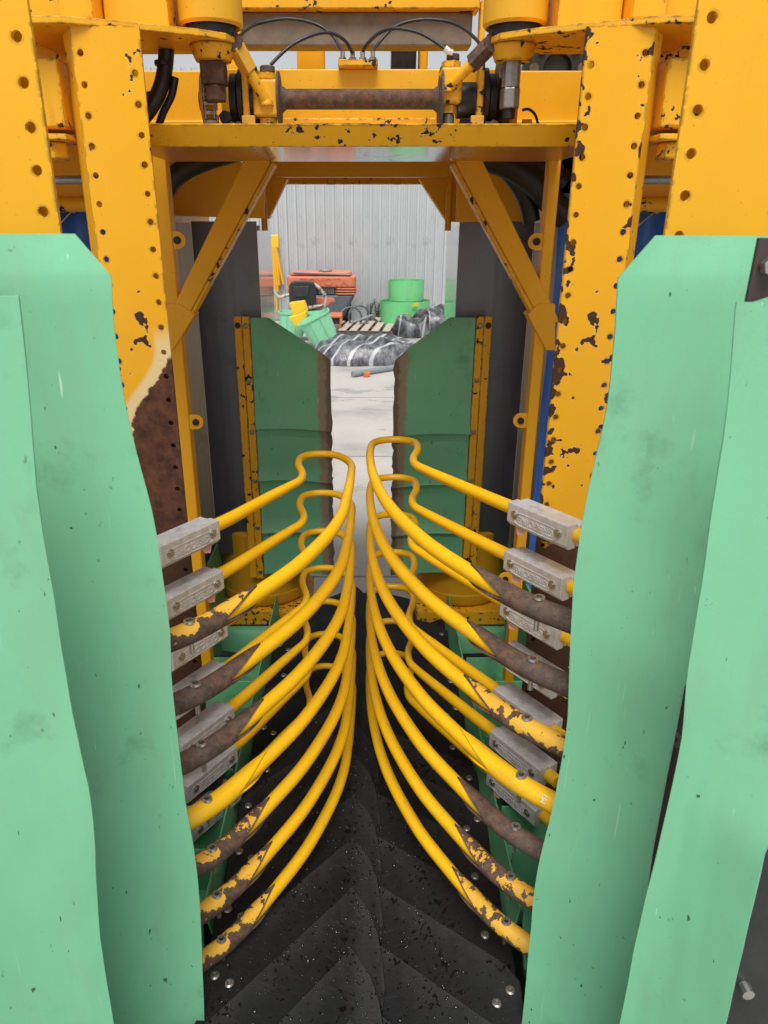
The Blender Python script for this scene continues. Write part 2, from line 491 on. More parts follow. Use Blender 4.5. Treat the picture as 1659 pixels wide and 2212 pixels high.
# ------------------------------------------------------------------ ground
def concrete():
    t = NT('yard_concrete')
    c = t.mix(t.noise(1.2, 6, 0.65), (0.39, 0.37, 0.335), (0.55, 0.525, 0.485))
    c = t.mix(t.ss(t.noise(0.55, 5, 0.6), 0.48, 0.66, 0, 0.7), c, (0.26, 0.25, 0.235))
    wet = t.ss(t.noise(0.9, 4, 0.6, t.mp((1, 2.2, 1), (3.3, 1.2, 0))), 0.585, 0.62)
    c = t.mix(t.math('MULTIPLY', wet, 0.35), c, (0.20, 0.20, 0.20))
    c = t.mix(t.ss(t.noise(26, 4), 0.62, 0.70, 0, 0.4), c, (0.20, 0.18, 0.15))
    br = t.n('ShaderNodeTexBrick'); br.offset = 0.0
    br.inputs['Scale'].default_value = 1.0; br.inputs['Mortar Size'].default_value = 0.012
    br.inputs['Brick Width'].default_value = 4.2; br.inputs['Row Height'].default_value = 2.6
    br.inputs['Color1'].default_value = br.inputs['Color2'].default_value = (0, 0, 0, 1); br.inputs['Mortar'].default_value = (1, 1, 1, 1)
    t.l(t.mp((1, 1, 1), (1.4, 1.05, 0)), br.inputs['Vector'])
    c = t.mix(t.math('MULTIPLY', br.outputs[0], 0.8), c, (0.12, 0.11, 0.10))
    t.bump(t.math('SUBTRACT', t.math('MULTIPLY', t.noise(60, 4), 0.3), br.outputs[0]), 0.3, 0.01)
    return t.out(c, t.ss(wet, 0, 1, 0.75, 0.12), 0.0)
M['concrete'] = concrete()
g = MB().add([(-300, -200, 0), (300, -200, 0), (300, 600, 0), (-300, 600, 0)], [(0, 1, 2, 3)]).build('ground', M['concrete'])
tag(g, 'pale damp concrete yard with joints and puddles', 'ground', kind='structure')

# ------------------------------------------------------------------ harvester frame
def holed(mb, x0, x1, z0, z1, y, th, cols, pitch, r, seg=14):
    """front plate in the XZ plane with real round holes in columns; cols = [(x centre, half width, z phase)]"""
    cols = sorted(cols)
    def ff(a, b, c, d):
        mb.add([(a, y, c), (b, y, c), (b, y, d), (a, y, d), (a, y + th, c), (b, y + th, c), (b, y + th, d), (a, y + th, d)], [(0, 1, 2, 3), (7, 6, 5, 4)])
    cur = x0
    def solid(a, b):
        if b - a > 1e-4: ff(a, b, z0, z1)
    for xc, hw, ph in cols:
        solid(cur, xc - hw)
        a, b = xc - hw, xc + hw
        z = z0
        zz = z1 - ph
        lim = []
        top = z1
        if ph > pitch * 0.5: ff(a, b, z1 - (ph - pitch * 0.5), z1); top = z1 - (ph - pitch * 0.5)
        c = top - pitch / 2
        while c - pitch / 2 > z0:
            angs = [2 * math.pi * k / seg for k in range(seg)] + [math.atan2(sz * pitch / 2, sx * hw) % (2 * math.pi) for sx in (-1, 1) for sz in (-1, 1)]
            angs.sort()
            inn, outp = [], []
            for an in angs:
                ca, sa = math.cos(an), math.sin(an)
                k = min(hw / max(abs(ca), 1e-6), pitch / 2 / max(abs(sa), 1e-6))
                inn.append((xc + r * ca, c + r * sa)); outp.append((xc + k * ca, c + k * sa))
            n = len(angs)
            vs = [(p[0], y, p[1]) for p in inn] + [(p[0], y, p[1]) for p in outp] + [(p[0], y + th, p[1]) for p in inn] + [(p[0], y + th, p[1]) for p in outp]
            fs = []
            for k in range(n):
                l = (k + 1) % n
                fs += [(k, n + k, n + l, l), (2 * n + l, 3 * n + l, 3 * n + k, 2 * n + k), (k, l, 2 * n + l, 2 * n + k)]
            mb.add(vs, fs)
            c -= pitch
        rest = c + pitch / 2
        if rest - z0 > 1e-4: ff(a, b, z0, rest)
        # outer edge faces of the strip
        if abs(a - x0) < 1e-6: mb.add([(a, y, z0), (a, y + th, z0), (a, y + th, z1), (a, y, z1)], [(0, 1, 2, 3)])
        if abs(b - x1) < 1e-6: mb.add([(b, y, z0), (b, y + th, z0), (b, y + th, z1), (b, y, z1)], [(0, 3, 2, 1)])
        cur = b
    solid(cur, x1)
    for zz in (z0, z1): mb.add([(x0, y, zz), (x1, y, zz), (x1, y + th, zz), (x0, y + th, zz)], [(0, 1, 2, 3)])

def post_paint(name, kind):
    """orange post; 'left' has a big bare patch of primer and rust, 'right' rusts along its edges"""
    t = NT(name)
    a = t.noise(30, 2.6, 0.55); b = t.noise(7.5, 2, 0.5)
    xyz = t.sep()
    val = t.math('ADD', t.math('MULTIPLY', a, 0.60), t.math('MULTIPLY', b, 0.40))
    e = t.math('MINIMUM', t.math('MULTIPLY', t.edge(0.008), 0.8), 0.12)
    val = t.math('ADD', val, e)
    if kind == 'right':
        # more chips towards the inner edge (x small) and further down
        inn = t.ss(xyz[0], 0.045, 0.0, 0, 0.12)
        outr = t.ss(xyz[0], 0.118, 0.150, 0, 0.10)
        low = t.ss(xyz[2], -0.1, -1.1, 0.0, 0.035)
        val = t.math('ADD', val, t.math('ADD', t.math('ADD', inn, outr), low))
        thr = 0.635
    else:
        thr = 0.618
    base = t.mix(t.noise(3.1, 3), tuple(q * 0.9 for q in ORANGE), tuple(q * 1.06 for q in ORANGE))
    st = t.noise(1.0, 4, 0.6, t.mp((20, 20, 2.2)))
    base = t.mix(t.ss(st, 0.58, 0.8, 0, 0.14), base, (0.30, 0.12, 0.03))
    base = t.mix(t.ss(t.noise(170, 2), 0.70, 0.74, 0, 0.5), base, (0.12, 0.05, 0.02))
    rust = t.mix(t.noise(90, 4), RUST_A, RUST_B)
    m = t.ss(val, thr, thr + 0.012)
    c = t.mix(m, t.mix(t.ss(val, thr - 0.016, thr, 0, 0.45), base, (0.72, 0.5, 0.2)), rust)
    # everything below the clamps is rusted through
    lowr = t.ss(t.math('ADD', xyz[2], t.math('MULTIPLY', t.math('SUBTRACT', t.noise(18, 5, 0.65), 0.5), 0.25)), -1.12, -1.16)
    if kind == 'left':
        w = t.ss(xyz[2], -0.66, -0.86, 0.0, 0.112)     # width of the bare patch from the inner edge
        ragged = t.math('MULTIPLY', t.math('SUBTRACT', t.noise(28, 6, 0.7), 0.5), 0.05)
        f = t.math('ADD', t.math('SUBTRACT', w, t.math('SUBTRACT', 0.145, xyz[0])), ragged)
        f2 = t.math('SUBTRACT', w, t.math('SUBTRACT', 0.145, xyz[0]))
        c = t.mix(t.math('MULTIPLY', t.ss(f2, -0.046, -0.028), t.ss(t.math('ADD', xyz[2], ragged), -0.60, -0.66)), c, (0.78, 0.60, 0.30))
        fr = t.math('MULTIPLY', t.ss(f, -0.006, -0.001), t.ss(t.math('ADD', xyz[2], ragged), -0.675, -0.69))
        c = t.mix(fr, c, t.mix(t.ss(t.noise(24, 6, 0.72), .3, .7), (0.036, 0.016, 0.011), (0.145, 0.058, 0.030)))
        m = t.math('MAXIMUM', m, fr)
    c = t.mix(lowr, c, t.mix(t.noise(40, 5, 0.7), (0.03, 0.014, 0.009), (0.12, 0.05, 0.022)))
    m = t.math('MAXIMUM', m, lowr)
    t.bump(t.math('ADD', t.math('MULTIPLY', m, -1.0), t.math('MULTIPLY', t.noise(120, 3), 0.15)), 0.45, 0.0015)
    t.b.inputs['Specular IOR Level'].default_value = 0.35
    return t.out(c, t.ss(m, 0, 1, 0.40, 0.85), 0.0)

FR = thing('harvester_frame', 'chipped orange steel frame of the harvester tunnel with two rows of holed posts', 'frame', (0, 1.76, 0))
ztop = H + 0.385
for s in (-1, 1):
    # inner holed post
    mb = MB()
    x0 = 0.465 if s > 0 else -0.610
    holed(mb, x0, x0 + 0.145, H - 1.9, ztop, 1.76, 0.008, [(x0 + 0.017, 0.017, 0.070 if s > 0 else 0.048), (x0 + 0.128, 0.017, 0.048 if s > 0 else 0.085)], 0.0585, 0.0068)
    mb.box((x0 + 0.022, 1.815, H - 1.9), (x0 + 0.123, 1.823, ztop)) if s < 0 else mb.box((x0 + 0.021, 1.815, H - 1.9), (x0 + 0.143, 1.823, ztop))
    me = mb.mesh('post', Vector((x0, 1.76, ztop)))
    o = link('post', me, post_paint('post_paint_' + ('r' if s > 0 else 'l'), 'right' if s > 0 else 'left'), FR, loc=Vector((x0, 1.76, ztop)) - wl(FR))
    o['label'] = 'right inner post with rust along its edges' if s > 0 else 'left inner post with a bare patch of primer and rust'
    # return flange beside it
    xf = 0.612 if s > 0 else -0.612
    mb = MB()
    mb.prism([(xf, 1.768, H - 1.9), (xf + s * 0.038, 1.83, H - 1.9), (xf + s * 0.030, 1.836, H - 1.9), (xf - s * 0.006, 1.776, H - 1.9)], (0, 0, ztop - H + 1.9))
    mb.build('post_flange', M['frame_worn'] if s > 0 else M['frame'], FR)
    # outer holed post, nearer
    x0 = 0.470 if s > 0 else -0.655
    mb = MB()
    holed(mb, x0, x0 + 0.185, H - 1.3, H + 0.52, 1.2, 0.008, [(x0 + 0.022, 0.022, 0.075), (x0 + 0.163, 0.022, 0.040)], 0.0575, 0.0078)
    mb.box((x0 + (0.028 if s > 0 else .003), 1.250, H - 1.3), (x0 + (0.182 if s > 0 else .157), 1.258, H + 0.52))
    me = mb.mesh('post', Vector((x0, 1.2, H + 0.5)))
    o = link('post', me, M['frame'], FR, loc=Vector((x0, 1.2, H + 0.5)) - wl(FR))
    o['label'] = 'outer orange post with large holes, nearest the camera'
    # rust rings round two of its holes
    # top plate carrying the cylinders
    mb = MB()
    pl = [(.74, 1.735), (.61, 1.742), (.575, 1.752), (.36, 1.845), (.305, 1.885), (.285, 1.935), (.31, 1.99), (.40, 2.03), (.74, 2.03)]
    mb.prism([(s * a, b, ztop) for a, b in pl], (0, 0, 0.014))
    mb.build('top_plate', M['frame_dirty'] if s > 0 else M['frame_worn'], FR, bevel=0.002)
    # boxes on the plate
    MB().box((min(s * .425, s * .565), 1.86, ztop + .014), (max(s * .425, s * .565), 2.02, H + .56)).build('web_plate', M['frame'], FR, bevel=0.003)
    MB().box((min(s * .568, s * .645), 1.80, ztop + .014), (max(s * .568, s * .645), 2.00, H + .56)).build('web_plate', M['frame_worn'], FR, bevel=0.012)
    MB().box((min(s * .648, s * .90), 1.85, ztop + .014), (max(s * .648, s * .90), 2.02, H + .62)).build('web_plate', M['frame_dirty'], FR, bevel=0.01)
    # lift cylinder and stud
    cx = s * 0.346
    mb = MB()
    mb.lathe((cx, 1.935, H), [(0.052, .435), (0.060, .422), (0.066, .418), (0.072, .424), (0.0725, .445), (0.0725, .60)], 40)
    cyl = mb.build('lift_cylinder', M['drum'], FR, smooth=35)
    MB().lathe((cx, 1.935, H), [(0.056, .399), (0.056, .43)], 28).build('seal', M['blacksteel'], cyl, smooth=35)
    MB().lathe((cx + s * 0.0, 1.935, H), [(0.040, .352), (0.045, .362), (0.052, .3835)], 28).build('boss', M['frame_dirty'], cyl, smooth=35)
    if s < 0:
        mb = MB().box((cx - .028, 1.91, H + .305), (cx + .026, 1.965, H + .352))
        mb.build('stud', M['rust_deep'], cyl, bevel=0.003)
        MB().cyl((cx, 1.937, H + .272), (cx, 1.937, H + .304), .027, 6).build('nut', M['rust_deep'], cyl, bevel=0.002)
    else:
        MB().cyl((cx, 1.937, H + .300), (cx, 1.937, H + .352), .022, 10).build('stud', M['zinc'], cyl, smooth=25)
        MB().cyl((cx, 1.937, H + .256), (cx, 1.937, H + .2995), .0235, 6).build('nut', M['zinc'], cyl, bevel=0.003)
        MB().cyl((cx, 1.937, H + .236), (cx, 1.937, H + .2555), .015, 16).build('stud_end', M['blacksteel'], cyl, smooth=30)
    # bracket pieces between outer and inner posts
    a = 0.655
    MB().box((min(s * a, s * .80), 1.79, H + .20), (max(s * a, s * .80), 1.95, H + .335)).build('hinge_block', M['frame_dirty'], FR, bevel=0.006)
    MB().box((min(s * .652, s * .84), 1.775, H + .175), (max(s * .652, s * .84), 1.90, H + .188)).build('hinge_plate', M['frame_worn'], FR, bevel=0.003)
    MB().cyl((s * .70, 1.82, H + .138), (s * .70, 1.82, H + .174), .034, 6).build('hinge_nut', M['frame_dirty'], FR, bevel=0.004)
    MB().cyl((s * .62, 1.95, H + .105), (s * .95, 1.90, H + .10), .010, 12).build('tube', M['zinc'], FR, smooth=30)
    MB().box((min(s * .66, s * 1.46), 2.04, H + .37), (max(s * .66, s * 1.46), 4.0, H + .38)).build('hopper_light_cover', M['frame_clean'], FR)  # cover put in to stop light falling through the open sides
    MB().box((min(s * .66, s * 1.2), 2.034, H + .19), (max(s * .66, s * 1.2), 2.0385, H + .43)).build('hinge_back', M['frame_dirty'], FR)
    # side hopper ends, far outside
    mb = MB()
    mb.prism([(s * .80, 2.5, H + .075), (s * 1.9, 2.5, H + .075), (s * 1.9, 2.5, H + .36), (s * (.98), 2.5, H + .31), (s * .80, 2.5, H + .25)], (0, 0.9, 0))
    mb.build('hopper_side', M['frame_clean'], FR, bevel=0.006)
    MB().cyl((s * .75, 2.48, H + .062), (s * 1.9, 2.48, H + .062), .022, 14).build('hopper_rail', M['frame_dirty'], FR, smooth=30)

# front cross beam with a shiny underside
def soffit_mat():
    t = NT('bare_soffit')
    x = t.math('ABSOLUTE', t.sep()[0])
    w = t.math('ADD', x, t.math('MULTIPLY', t.math('SUBTRACT', t.noise(5, 3), 0.5), 0.10))
    m = t.ss(w, 0.23, 0.30)
    steel = t.mix(t.noise(9, 4), (0.46, 0.44, 0.40), (0.66, 0.64, 0.60))
    c = t.mix(m, steel, (0.60, 0.25, 0.018))
    crack = t.n('ShaderNodeTexWave'); crack.wave_type = 'BANDS'; crack.bands_direction = 'X'
    crack.inputs['Scale'].default_value = 1.1; crack.inputs['Distortion'].default_value = 9; crack.inputs['Detail'].default_value = 3; crack.inputs['Detail Scale'].default_value = 2.5
    t.l(t.co, crack.inputs['Vector'])
    k = t.ss(crack.outputs[1], 0.004, 0.0, 0, 0.9)
    c = t.mix(t.math('MULTIPLY', k, t.ss(w, 0.2, 0.1)), c, (0.02, 0.015, 0.01))
    return t.out(c, t.ss(m, 0, 1, 0.10, 0.30), t.ss(m, 0, 1, 0.9, 0.0))
MB().prism([(-.56, 1.826, H + .212), (-.56, 1.834, H + .214), (-.56, 1.858, H + .172), (-.56, 1.850, H + .168)], (1.12, 0, 0)).build('cross_beam', M['frame_dirty'], FR, bevel=0.0015)
MB().box((-.56, 1.858, H + .172), (.56, 2.31, H + .180)).build('beam_soffit', soffit_mat(), FR)

# hoop behind: side tubes, diagonal braces, gussets
for s in (-1, 1):
    ta, tb = (.567, .612) if s < 0 else (.536, .570)
    mb = MB().box((min(s * ta, s * tb), 2.29, H - 1.9), (max(s * ta, s * tb), 2.345, H + .24))
    mb.build('side_tube', M['frame_inner'], FR, bevel=0.005)
    A, B = Vector((s * .262, 2.285, H + .169)), Vector((s * .565, 2.285, H - .30))
    d = (B - A).normalized(); nrm = Vector((-d.z, 0, d.x)) * (1 if s < 0 else -1)
    if nrm.x * s < 0: nrm = -nrm            # nrm points outward
    w = 0.062
    mb = MB().prism([A, A + nrm * w * 1.15, B + nrm * 0.05, B], (0, 0.05, 0))
    mb.build('brace', M['frame_inner'], FR, bevel=0.004)
    mb = MB().prism([A - nrm * .0015 + Vector((0, -.004, 0)), A - nrm * .012 + Vector((0, -.004, 0)), B - nrm * .012 + Vector((0, -.004, 0)), B - nrm * .0015 + Vector((0, -.004, 0))], (0, 0.06, 0))
    mb.build('brace_edge', M['frame_worn'], FR)
    q = [P(*p, 2.280) for p in ([(1200, 657), (1165, 655), (1140, 680), (1180, 757), (1200, 757)] if s > 0 else [(357, 657), (388, 657), (421, 680), (373, 757), (356, 757)])]
    MB().prism(q, (0, 0.07, 0)).build('gusset', M['frame_inner'], FR, bevel=0.003)
    # lugs with a dark bolt
    for (lx, ly) in (((1158, 522), (1124, 908), (1091, 1250)) if s > 0 else ((384, 519), (424, 911))):
        c = P(lx, ly, 2.30)
        mb = MB().box((min(c.x, s * (ta + .008)), 2.296, c.z - .024), (max(c.x, s * (ta + .008)), 2.304, c.z + .024))
        mb.cyl((c.x, 2.2955, c.z), (c.x, 2.3045, c.z), .0238, 16)
        lug = mb.build('lug', M['frame_inner'], FR)
        MB().cyl((c.x, 2.290, c.z), (c.x, 2.2954, c.z), .011, 14).build('lug_bolt', M['blacksteel'], lug, smooth=30)
    # stainless side panel facing the camera and polished wall leading out of the tunnel
    xi = .412 if s < 0 else .374
    X0, X1 = s * xi, s * .665
    MB().box((min(X0, X1), 3.0, H - 1.40), (max(X0, X1), 3.004, H + .015)).build('side_panel', M['panel'], FR)
    MB().prism([(s * .667, 3.0, H - 1.62), (s * .80, 2.93, H - 1.62), (s * .80, 2.934, H - 1.62), (s * .667, 3.004, H - 1.62)], (0, 0, 1.63)).build('panel_fold', M['panel_light'], FR)
    MB().prism([(s * xi, 3.006, H - 1.62), (s * (xi + .004), 3.006, H - 1.62), (s * (xi + .074), 4.05, H - 1.62), (s * (xi + .070), 4.05, H - 1.62)], (0, 0, 1.62)).build('tunnel_wall', M['mirror'], FR)
    # gusset plates over it and the small triangular corner
    q = [P(*p, 2.90) for p in ([(1035, 350), (1128, 350), (1128, 478), (985, 480), (988, 350)] if s > 0 else [(366, 350), (575, 350), (570, 472), (372, 466)])]
    MB().prism(q, (0, 0.012, 0)).build('gusset_plate', M['frame_inner'], FR, bevel=0.002)
    q = [P(*p, 3.30) for p in ([(905, 386), (965, 386), (1000, 400), (990, 480), (965, 478)] if s > 0 else [(621, 386), (560, 386), (555, 470), (580, 473)])]
    MB().prism(q, (0, 0.06, 0)).build('corner_gusset', M['frame_inner'], FR, bevel=0.003)
    c = P(970 if s > 0 else 569, 430, 3.24)
    MB().cyl((c.x, 3.24, H - .02), (c.x, 3.24, H + .24), .013, 12).build('corner_post', M['frame'], FR, smooth=30)
    # unseen outer walls of the picking head, added to keep the tunnel dark
    MB().box((min(s * .80, s * .81), 2.72, H - 1.7), (max(s * .80, s * .81), 4.05, H + .30)).build('side_wall', M['frame_inner'], FR)
    MB().box((min(s * 1.45, s * 1.46), 1.3, H - 1.9), (max(s * 1.45, s * 1.46), 2.6, H + .35)).build('side_light_block', M['frame_clean'], FR)  # unseen panel added to block light from the side
    # cowl drum at the foot of the rear flap
    c = Vector((s * .475, 3.175, H))
    mb = MB().lathe(c, [(.205, -1.655), (.215, -1.64), (.215, -1.60), (.212, -1.598), (.212, -1.30), (.20, -1.29)], 44)
    mb.build('cowl', M['drum'], FR, smooth=35)
    mb = MB().box((min(s * .25, s * .70), 2.93, H - 1.735), (max(s * .25, s * .70), 3.3, H - 1.665))
    fl = mb.build('cowl_flange', M['frame_dirty'], FR, bevel=0.006)
    for k in range(5):
        MB().lathe((s * (.29 + .085 * k), 2.928, H - 1.70), [(0.0075, 0.0), (0.006, -.004), (0.0, -.006)], 10, 'Y').build('rivet', M['steel'], fl, smooth=40)

MB().box((-.36, 3.2, H + .182), (.36, 3.26, H + .262)).build('rear_beam', M['frame_inner'], FR, bevel=0.004)
MB().box((-.50, 4.0, H + .195), (.50, 4.05, H + .30)).build('rear_beam', M['frame'], FR, bevel=0.004)
for x in (-.16, .17): MB().box((x - .02, 3.985, H + .192), (x + .02, 3.998, H + .26)).build('stop', M['frame_dirty'], FR, bevel=0.002)
MB().box((-.82, 2.34, H + .305), (.82, 4.05, H + .317)).build('deck_plate', M['frame_inner'], FR)  # unseen deck, added to darken the tunnel beneath
MB().box((-.95, -.2, H - 1.93), (.95, 3.35, H - 1.92)).build('bounce_block_pan', M['darkplate'], FR)  # added dark pan, reaching past the camera to block light off the ground

# back plate, top beams behind the shaft
MB().box((-.37, 2.14, H + .18), (.37, 2.152, H + .374)).build('back_plate', M['frame_clean'], FR, bevel=0.003)
for s in (-1, 1):
    MB().box((min(s * .375, s * .80), 2.30, H + .20), (max(s * .375, s * .80), 2.312, H + .398)).build('back_plate', M['frame_clean'], FR, bevel=0.003)
    MB().box((min(s * .375, s * .80), 2.285, H + .262), (max(s * .375, s * .80), 2.2995, H + .275)).build('back_rib', M['frame_clean'], FR, bevel=0.004)
MB().box((-.235, 2.128, H + .236), (.20, 2.1395, H + .262)).build('back_rib', M['frame_dirty'], FR, bevel=0.004)
MB().box((-.235, 2.08, H + .212), (.20, 2.126, H + .234)).build('back_rib', M['frame_dirty'], FR, bevel=0.004)
MB().box((-.16, 2.070, H + .236), (-.02 + .04, 2.1275, H + .243)).build('wear_pad', M['frame_dirty'], FR, bevel=0.002)
a, b = P(522, 100, 2.45), P(1022, 25, 2.45)
MB().box((a.x, 2.45, a.z), (b.x, 2.52, b.z)).build('crossbar', M['bar'], FR, bevel=0.006)
MB().box((a.x, 2.445, b.z + .002), (b.x, 2.52, b.z + .028)).build('crossbar_edge', M['bar_top'], FR, bevel=0.004)
a, b = P(480, 19, 2.42), P(1040, -40, 2.42)
MB().box((a.x, 2.42, a.z), (b.x, 2.50, b.z)).build('top_beam', M['frame_worn'], FR, bevel=0.004)
for (xa, xb) in ((1026, 1046), (498, 521)):
    a, b = P(xa, 260, 2.43), P(xb, 0, 2.43)
    MB().box((a.x, 2.43, H + .2), (P(xb, 100, 2.43).x, 2.47, b.z)).build('upright', M['frame'], FR, bevel=0.003)
for (xa, xb, ya, yb, mm) in ((642, 700, 108, 160, 'frame_inner'), (845, 900, 108, 160, 'blacksteel'), (905, 925, 110, 165, 'frame')):
    a, b = P(xa, yb, 2.62), P(xb, ya, 2.62)
    MB().box((a.x, 2.62, a.z), (b.x, 2.70, b.z + .12)).build('rear_fitting', M[mm], FR, bevel=0.006)
# wheel hub glimpsed behind the right top plate
c = P(1393 * .8641, 172 * .8641, 2.9)
mb = MB().lathe((c.x, 2.9, c.z), [(.12, .03), (.12, 0.0), (.05, -.004), (.045, .02)], 30, 'Y')
hub = mb.build('hub', M['blacksteel'], FR, smooth=30)
for k in range(8):
    an = k * math.pi / 4
    MB().cyl((c.x + .083 * math.cos(an), 2.885, c.z + .083 * math.sin(an)), (c.x + .083 * math.cos(an), 2.899, c.z + .083 * math.sin(an)), .016, 12).build('hub_nut', M['rust'], hub, smooth=30)

# near mounting plates behind the green sheets
MB().box((.50, 1.075, H - 1.55), (.70, 1.085, H - .60)).build('mount_plate', M['brownplate'], FR)
c = P(1463, 1600, 1.06); MB().cyl((c.x, 1.05, c.z), (c.x, 1.074, c.z), .010, 6).build('mount_bolt', M['steel'], FR)
q = [P(*p, 0.87) for p in ((1641, 514), (1720, 514), (1720, 622), (1612, 657))]
br = MB().prism(q, (0, 0.006, 0)).build('flap_bracket', M['brownplate'], FR)
c = P(1659, 574, .868); MB().cyl((c.x, .855, c.z), (c.x, .8685, c.z), .011, 6).build('bracket_bolt', M['steel'], br, bevel=0.001)
for s in (-1, 1):
    MB().box((min(s * .575, s * .95), .80, H - 1.7), (max(s * .575, s * .95), .808, H - .75)).build('foot_plate', M['darkplate'], FR)
    c = P(1612 if s > 0 else -60, 2140, .79); MB().cyl((c.x, .782, c.z), (c.x, .7995, c.z), .010, 10).build('foot_bolt', M['steel'], FR, smooth=30)

# ------------------------------------------------------------------ lift shaft with bearing blocks, chain, tie rods
LS = thing('lift_shaft', 'rusty horizontal shaft between two yellow bearing blocks above the cross beam', 'shaft', (0, 2.03, H + .21))
zs = H + .290
xl, xr = -.200, .185
MB().cyl((xl, 2.03, zs), (xr, 2.03, zs), .0225, 28).build('shaft', M['shaft'], LS, smooth=30)
for x, rr in ((xl, .060), (xr, .070)):
    MB().lathe((x, 2.03, zs), [(.024, -.012 if x < 0 else .012), (rr, -.009 if x < 0 else .009), (rr, -.004 if x < 0 else .004), (.030, .0), (.0235, .010 if x < 0 else -.010)], 32, 'X').build('shaft_flange', M['rust'], LS, smooth=30)
def c2(x, y): return ((560 + x / 2.242) * .8641, y / 2.242 * .8641)
for (lx, hx, ty, by) in ((165, 298, 440, 650), (1212, 1342, 372, 578)):
    a, b = P(*c2(lx, by), 1.985), P(*c2(hx, ty), 1.985)
    cxm = (a.x + b.x) / 2; rr = (b.x - a.x) / 2
    blk = MB().box((a.x, 1.985, a.z), (b.x, 2.06, b.z)).build('bearing_block', M['frame_dirty'], LS, bevel=0.006)
    MB().cyl((cxm, 2.02, b.z + .001), (cxm, 2.02, b.z + .016), rr * .92, 6).build('cap_nut', M['frame_dirty'], blk, bevel=0.002)
    MB().cyl((cxm + .004, 2.02, b.z + .017), (cxm + .004, 2.02, b.z + .032), rr * .62, 8).build('cap', M['rust'], blk, bevel=0.003)
    MB().cyl((cxm, 2.02, a.z - .018), (cxm, 2.02, a.z - .001), rr * .8, 6).build('lower_nut', M['rust_paint'], blk, bevel=0.002)
    MB().cyl((cxm - .002, 2.02, a.z - .045), (cxm - .002, 2.02, a.z - .019), rr * .58, 8).build('lower_bolt', M['zinc'], blk, bevel=0.003)
def bar(a, b, r0, r1, n=4, ph=math.pi / 4):
    return MB().cyl(a, b, r0, n, r1, phase=ph)
# tie rods up to the cylinders
for (p, q, mid) in (((505, 92), (576, 222), .46), ((1064, 92), (966, 192), .45)):
    A, B = P(*p, 1.93), P(*q, 1.985)
    Mx = A.lerp(B, mid)
    tr = MB().cyl(Mx, B, .0125, 18).build('tie_rod', M['frame_dirty'], LS, smooth=30)
    bar(A.lerp(B, .06), Mx, .021, .021).build('clevis', M['rust_paint'] if p[0] < 800 else M['rust'], tr, bevel=0.002)
    MB().cyl(A + Vector((0, -.012, 0)), A + Vector((0, .025, 0)), .020, 16).build('eye', M['rust'], tr, smooth=30)
    MB().lathe(B, [(.017, -.006), (.014, .006)], 18).build('weld', M['frame_dirty'], tr, smooth=30)
# bearings, arms and discs either side
for s in (-1, 1):
    x = lambda q: s * q
    MB().cyl((x(.232), 2.03, zs - .003), (x(.275), 2.03, zs - .003), .040, 22).build('bearing', M['blacksteel'], LS, smooth=30)
    MB().cyl((x(.24), 2.02, zs - .062), (x(.29), 2.02, zs - .062), .018, 6).build('bolt', M['blacksteel'], LS, bevel=0.002)
    MB().box((min(x(.276), x(.292)), 1.99, H + .205), (max(x(.276), x(.292)), 2.03, H + .372 - (.01 if s < 0 else 0))).build('arm_plate', M['frame_dirty'], LS, bevel=0.002)
    MB().box((min(x(.262), x(.294)), 1.975, H + .205), (max(x(.262), x(.294)), 1.989, H + .248)).build('arm_foot', M['rust_paint'], LS, bevel=0.002)
    MB().lathe((x(.300), 2.05, zs), [(.022, -.004), (.070, -.004), (.070, .006), (.022, .006)], 28, 'X').build('rubber_disc', M['blacksteel'], LS, smooth=30)
    MB().lathe((x(.318), 2.05, zs), [(.02, -.008), (.058, -.008), (.058, .008), (.02, .008)], 28, 'X').build('spacer', M['hose'], LS, smooth=30)
    MB().cyl((x(.300), 2.0, zs - .064), (x(.312), 2.0, zs - .064), .012, 6).build('bolt', M['rust'], LS)
# right: big dark wheel and guard; left: sprocket and chain
MB().lathe((.345, 2.03, zs + .01), [(.02, -.010), (.105, -.010), (.105, .006), (.02, .006)], 40, 'X').build('wheel_disc', M['blacksteel'], LS, smooth=30)
MB().box((.357, 2.02, H + .205), (.385, 2.10, H + .330)).build('guard', M['frame_dirty'], LS, bevel=0.012)
MB().cyl((.402, 2.05, zs - .05), (.425, 2.05, zs - .05), .009, 14).build('sensor', M['frame_clean'], LS, smooth=30)
sp = MB().lathe((-.385, 2.03, zs - .004), [(.014, -.012), (.066, -.006), (.066, .004), (.014, .008)], 40, 'X').build('sprocket', M['frame_clean'], LS, smooth=30)
MB().cyl((-.402, 2.03, zs - .004), (-.394, 2.03, zs - .004), .024, 18).build('hub_cap', M['rust'], sp, smooth=30)
for k in range(11):
    z = H + .385 - .0190 * k
    y = 1.955 + .0011 * (k - 5) ** 2
    ch = MB()
    for dx in ((-.0125, -.009), (.009, .0125)) if k % 2 else ((-.0175, -.014), (.014, .0175)):
        ch.box((-.366 + dx[0], y - .008, z - .0145), (-.366 + dx[1], y + .008, z + .0145))
    ch.cyl((-.366 - .014, y, z), (-.366 + .014, y, z), .0065, 10)
    ch.build('chain_link', M['zinc'], LS, bevel=0.0008, seg=1)
for (bx, by_, bz, rr, mm) in ((-.335, 2.0, .245, .016, 'blacksteel'), (-.318, 1.99, .222, .013, 'rust'), (-.262, 1.985, .345, .012, 'blacksteel'), (.262, 1.985, .352, .014, 'blacksteel'), (.318, 1.99, .225, .014, 'rust'), (.332, 1.985, .335, .012, 'zinc')):
    MB().cyl((bx, by_ - .02, H + bz), (bx, by_, H + bz), rr, 6).build('bolt', M[mm], LS, bevel=0.0015)

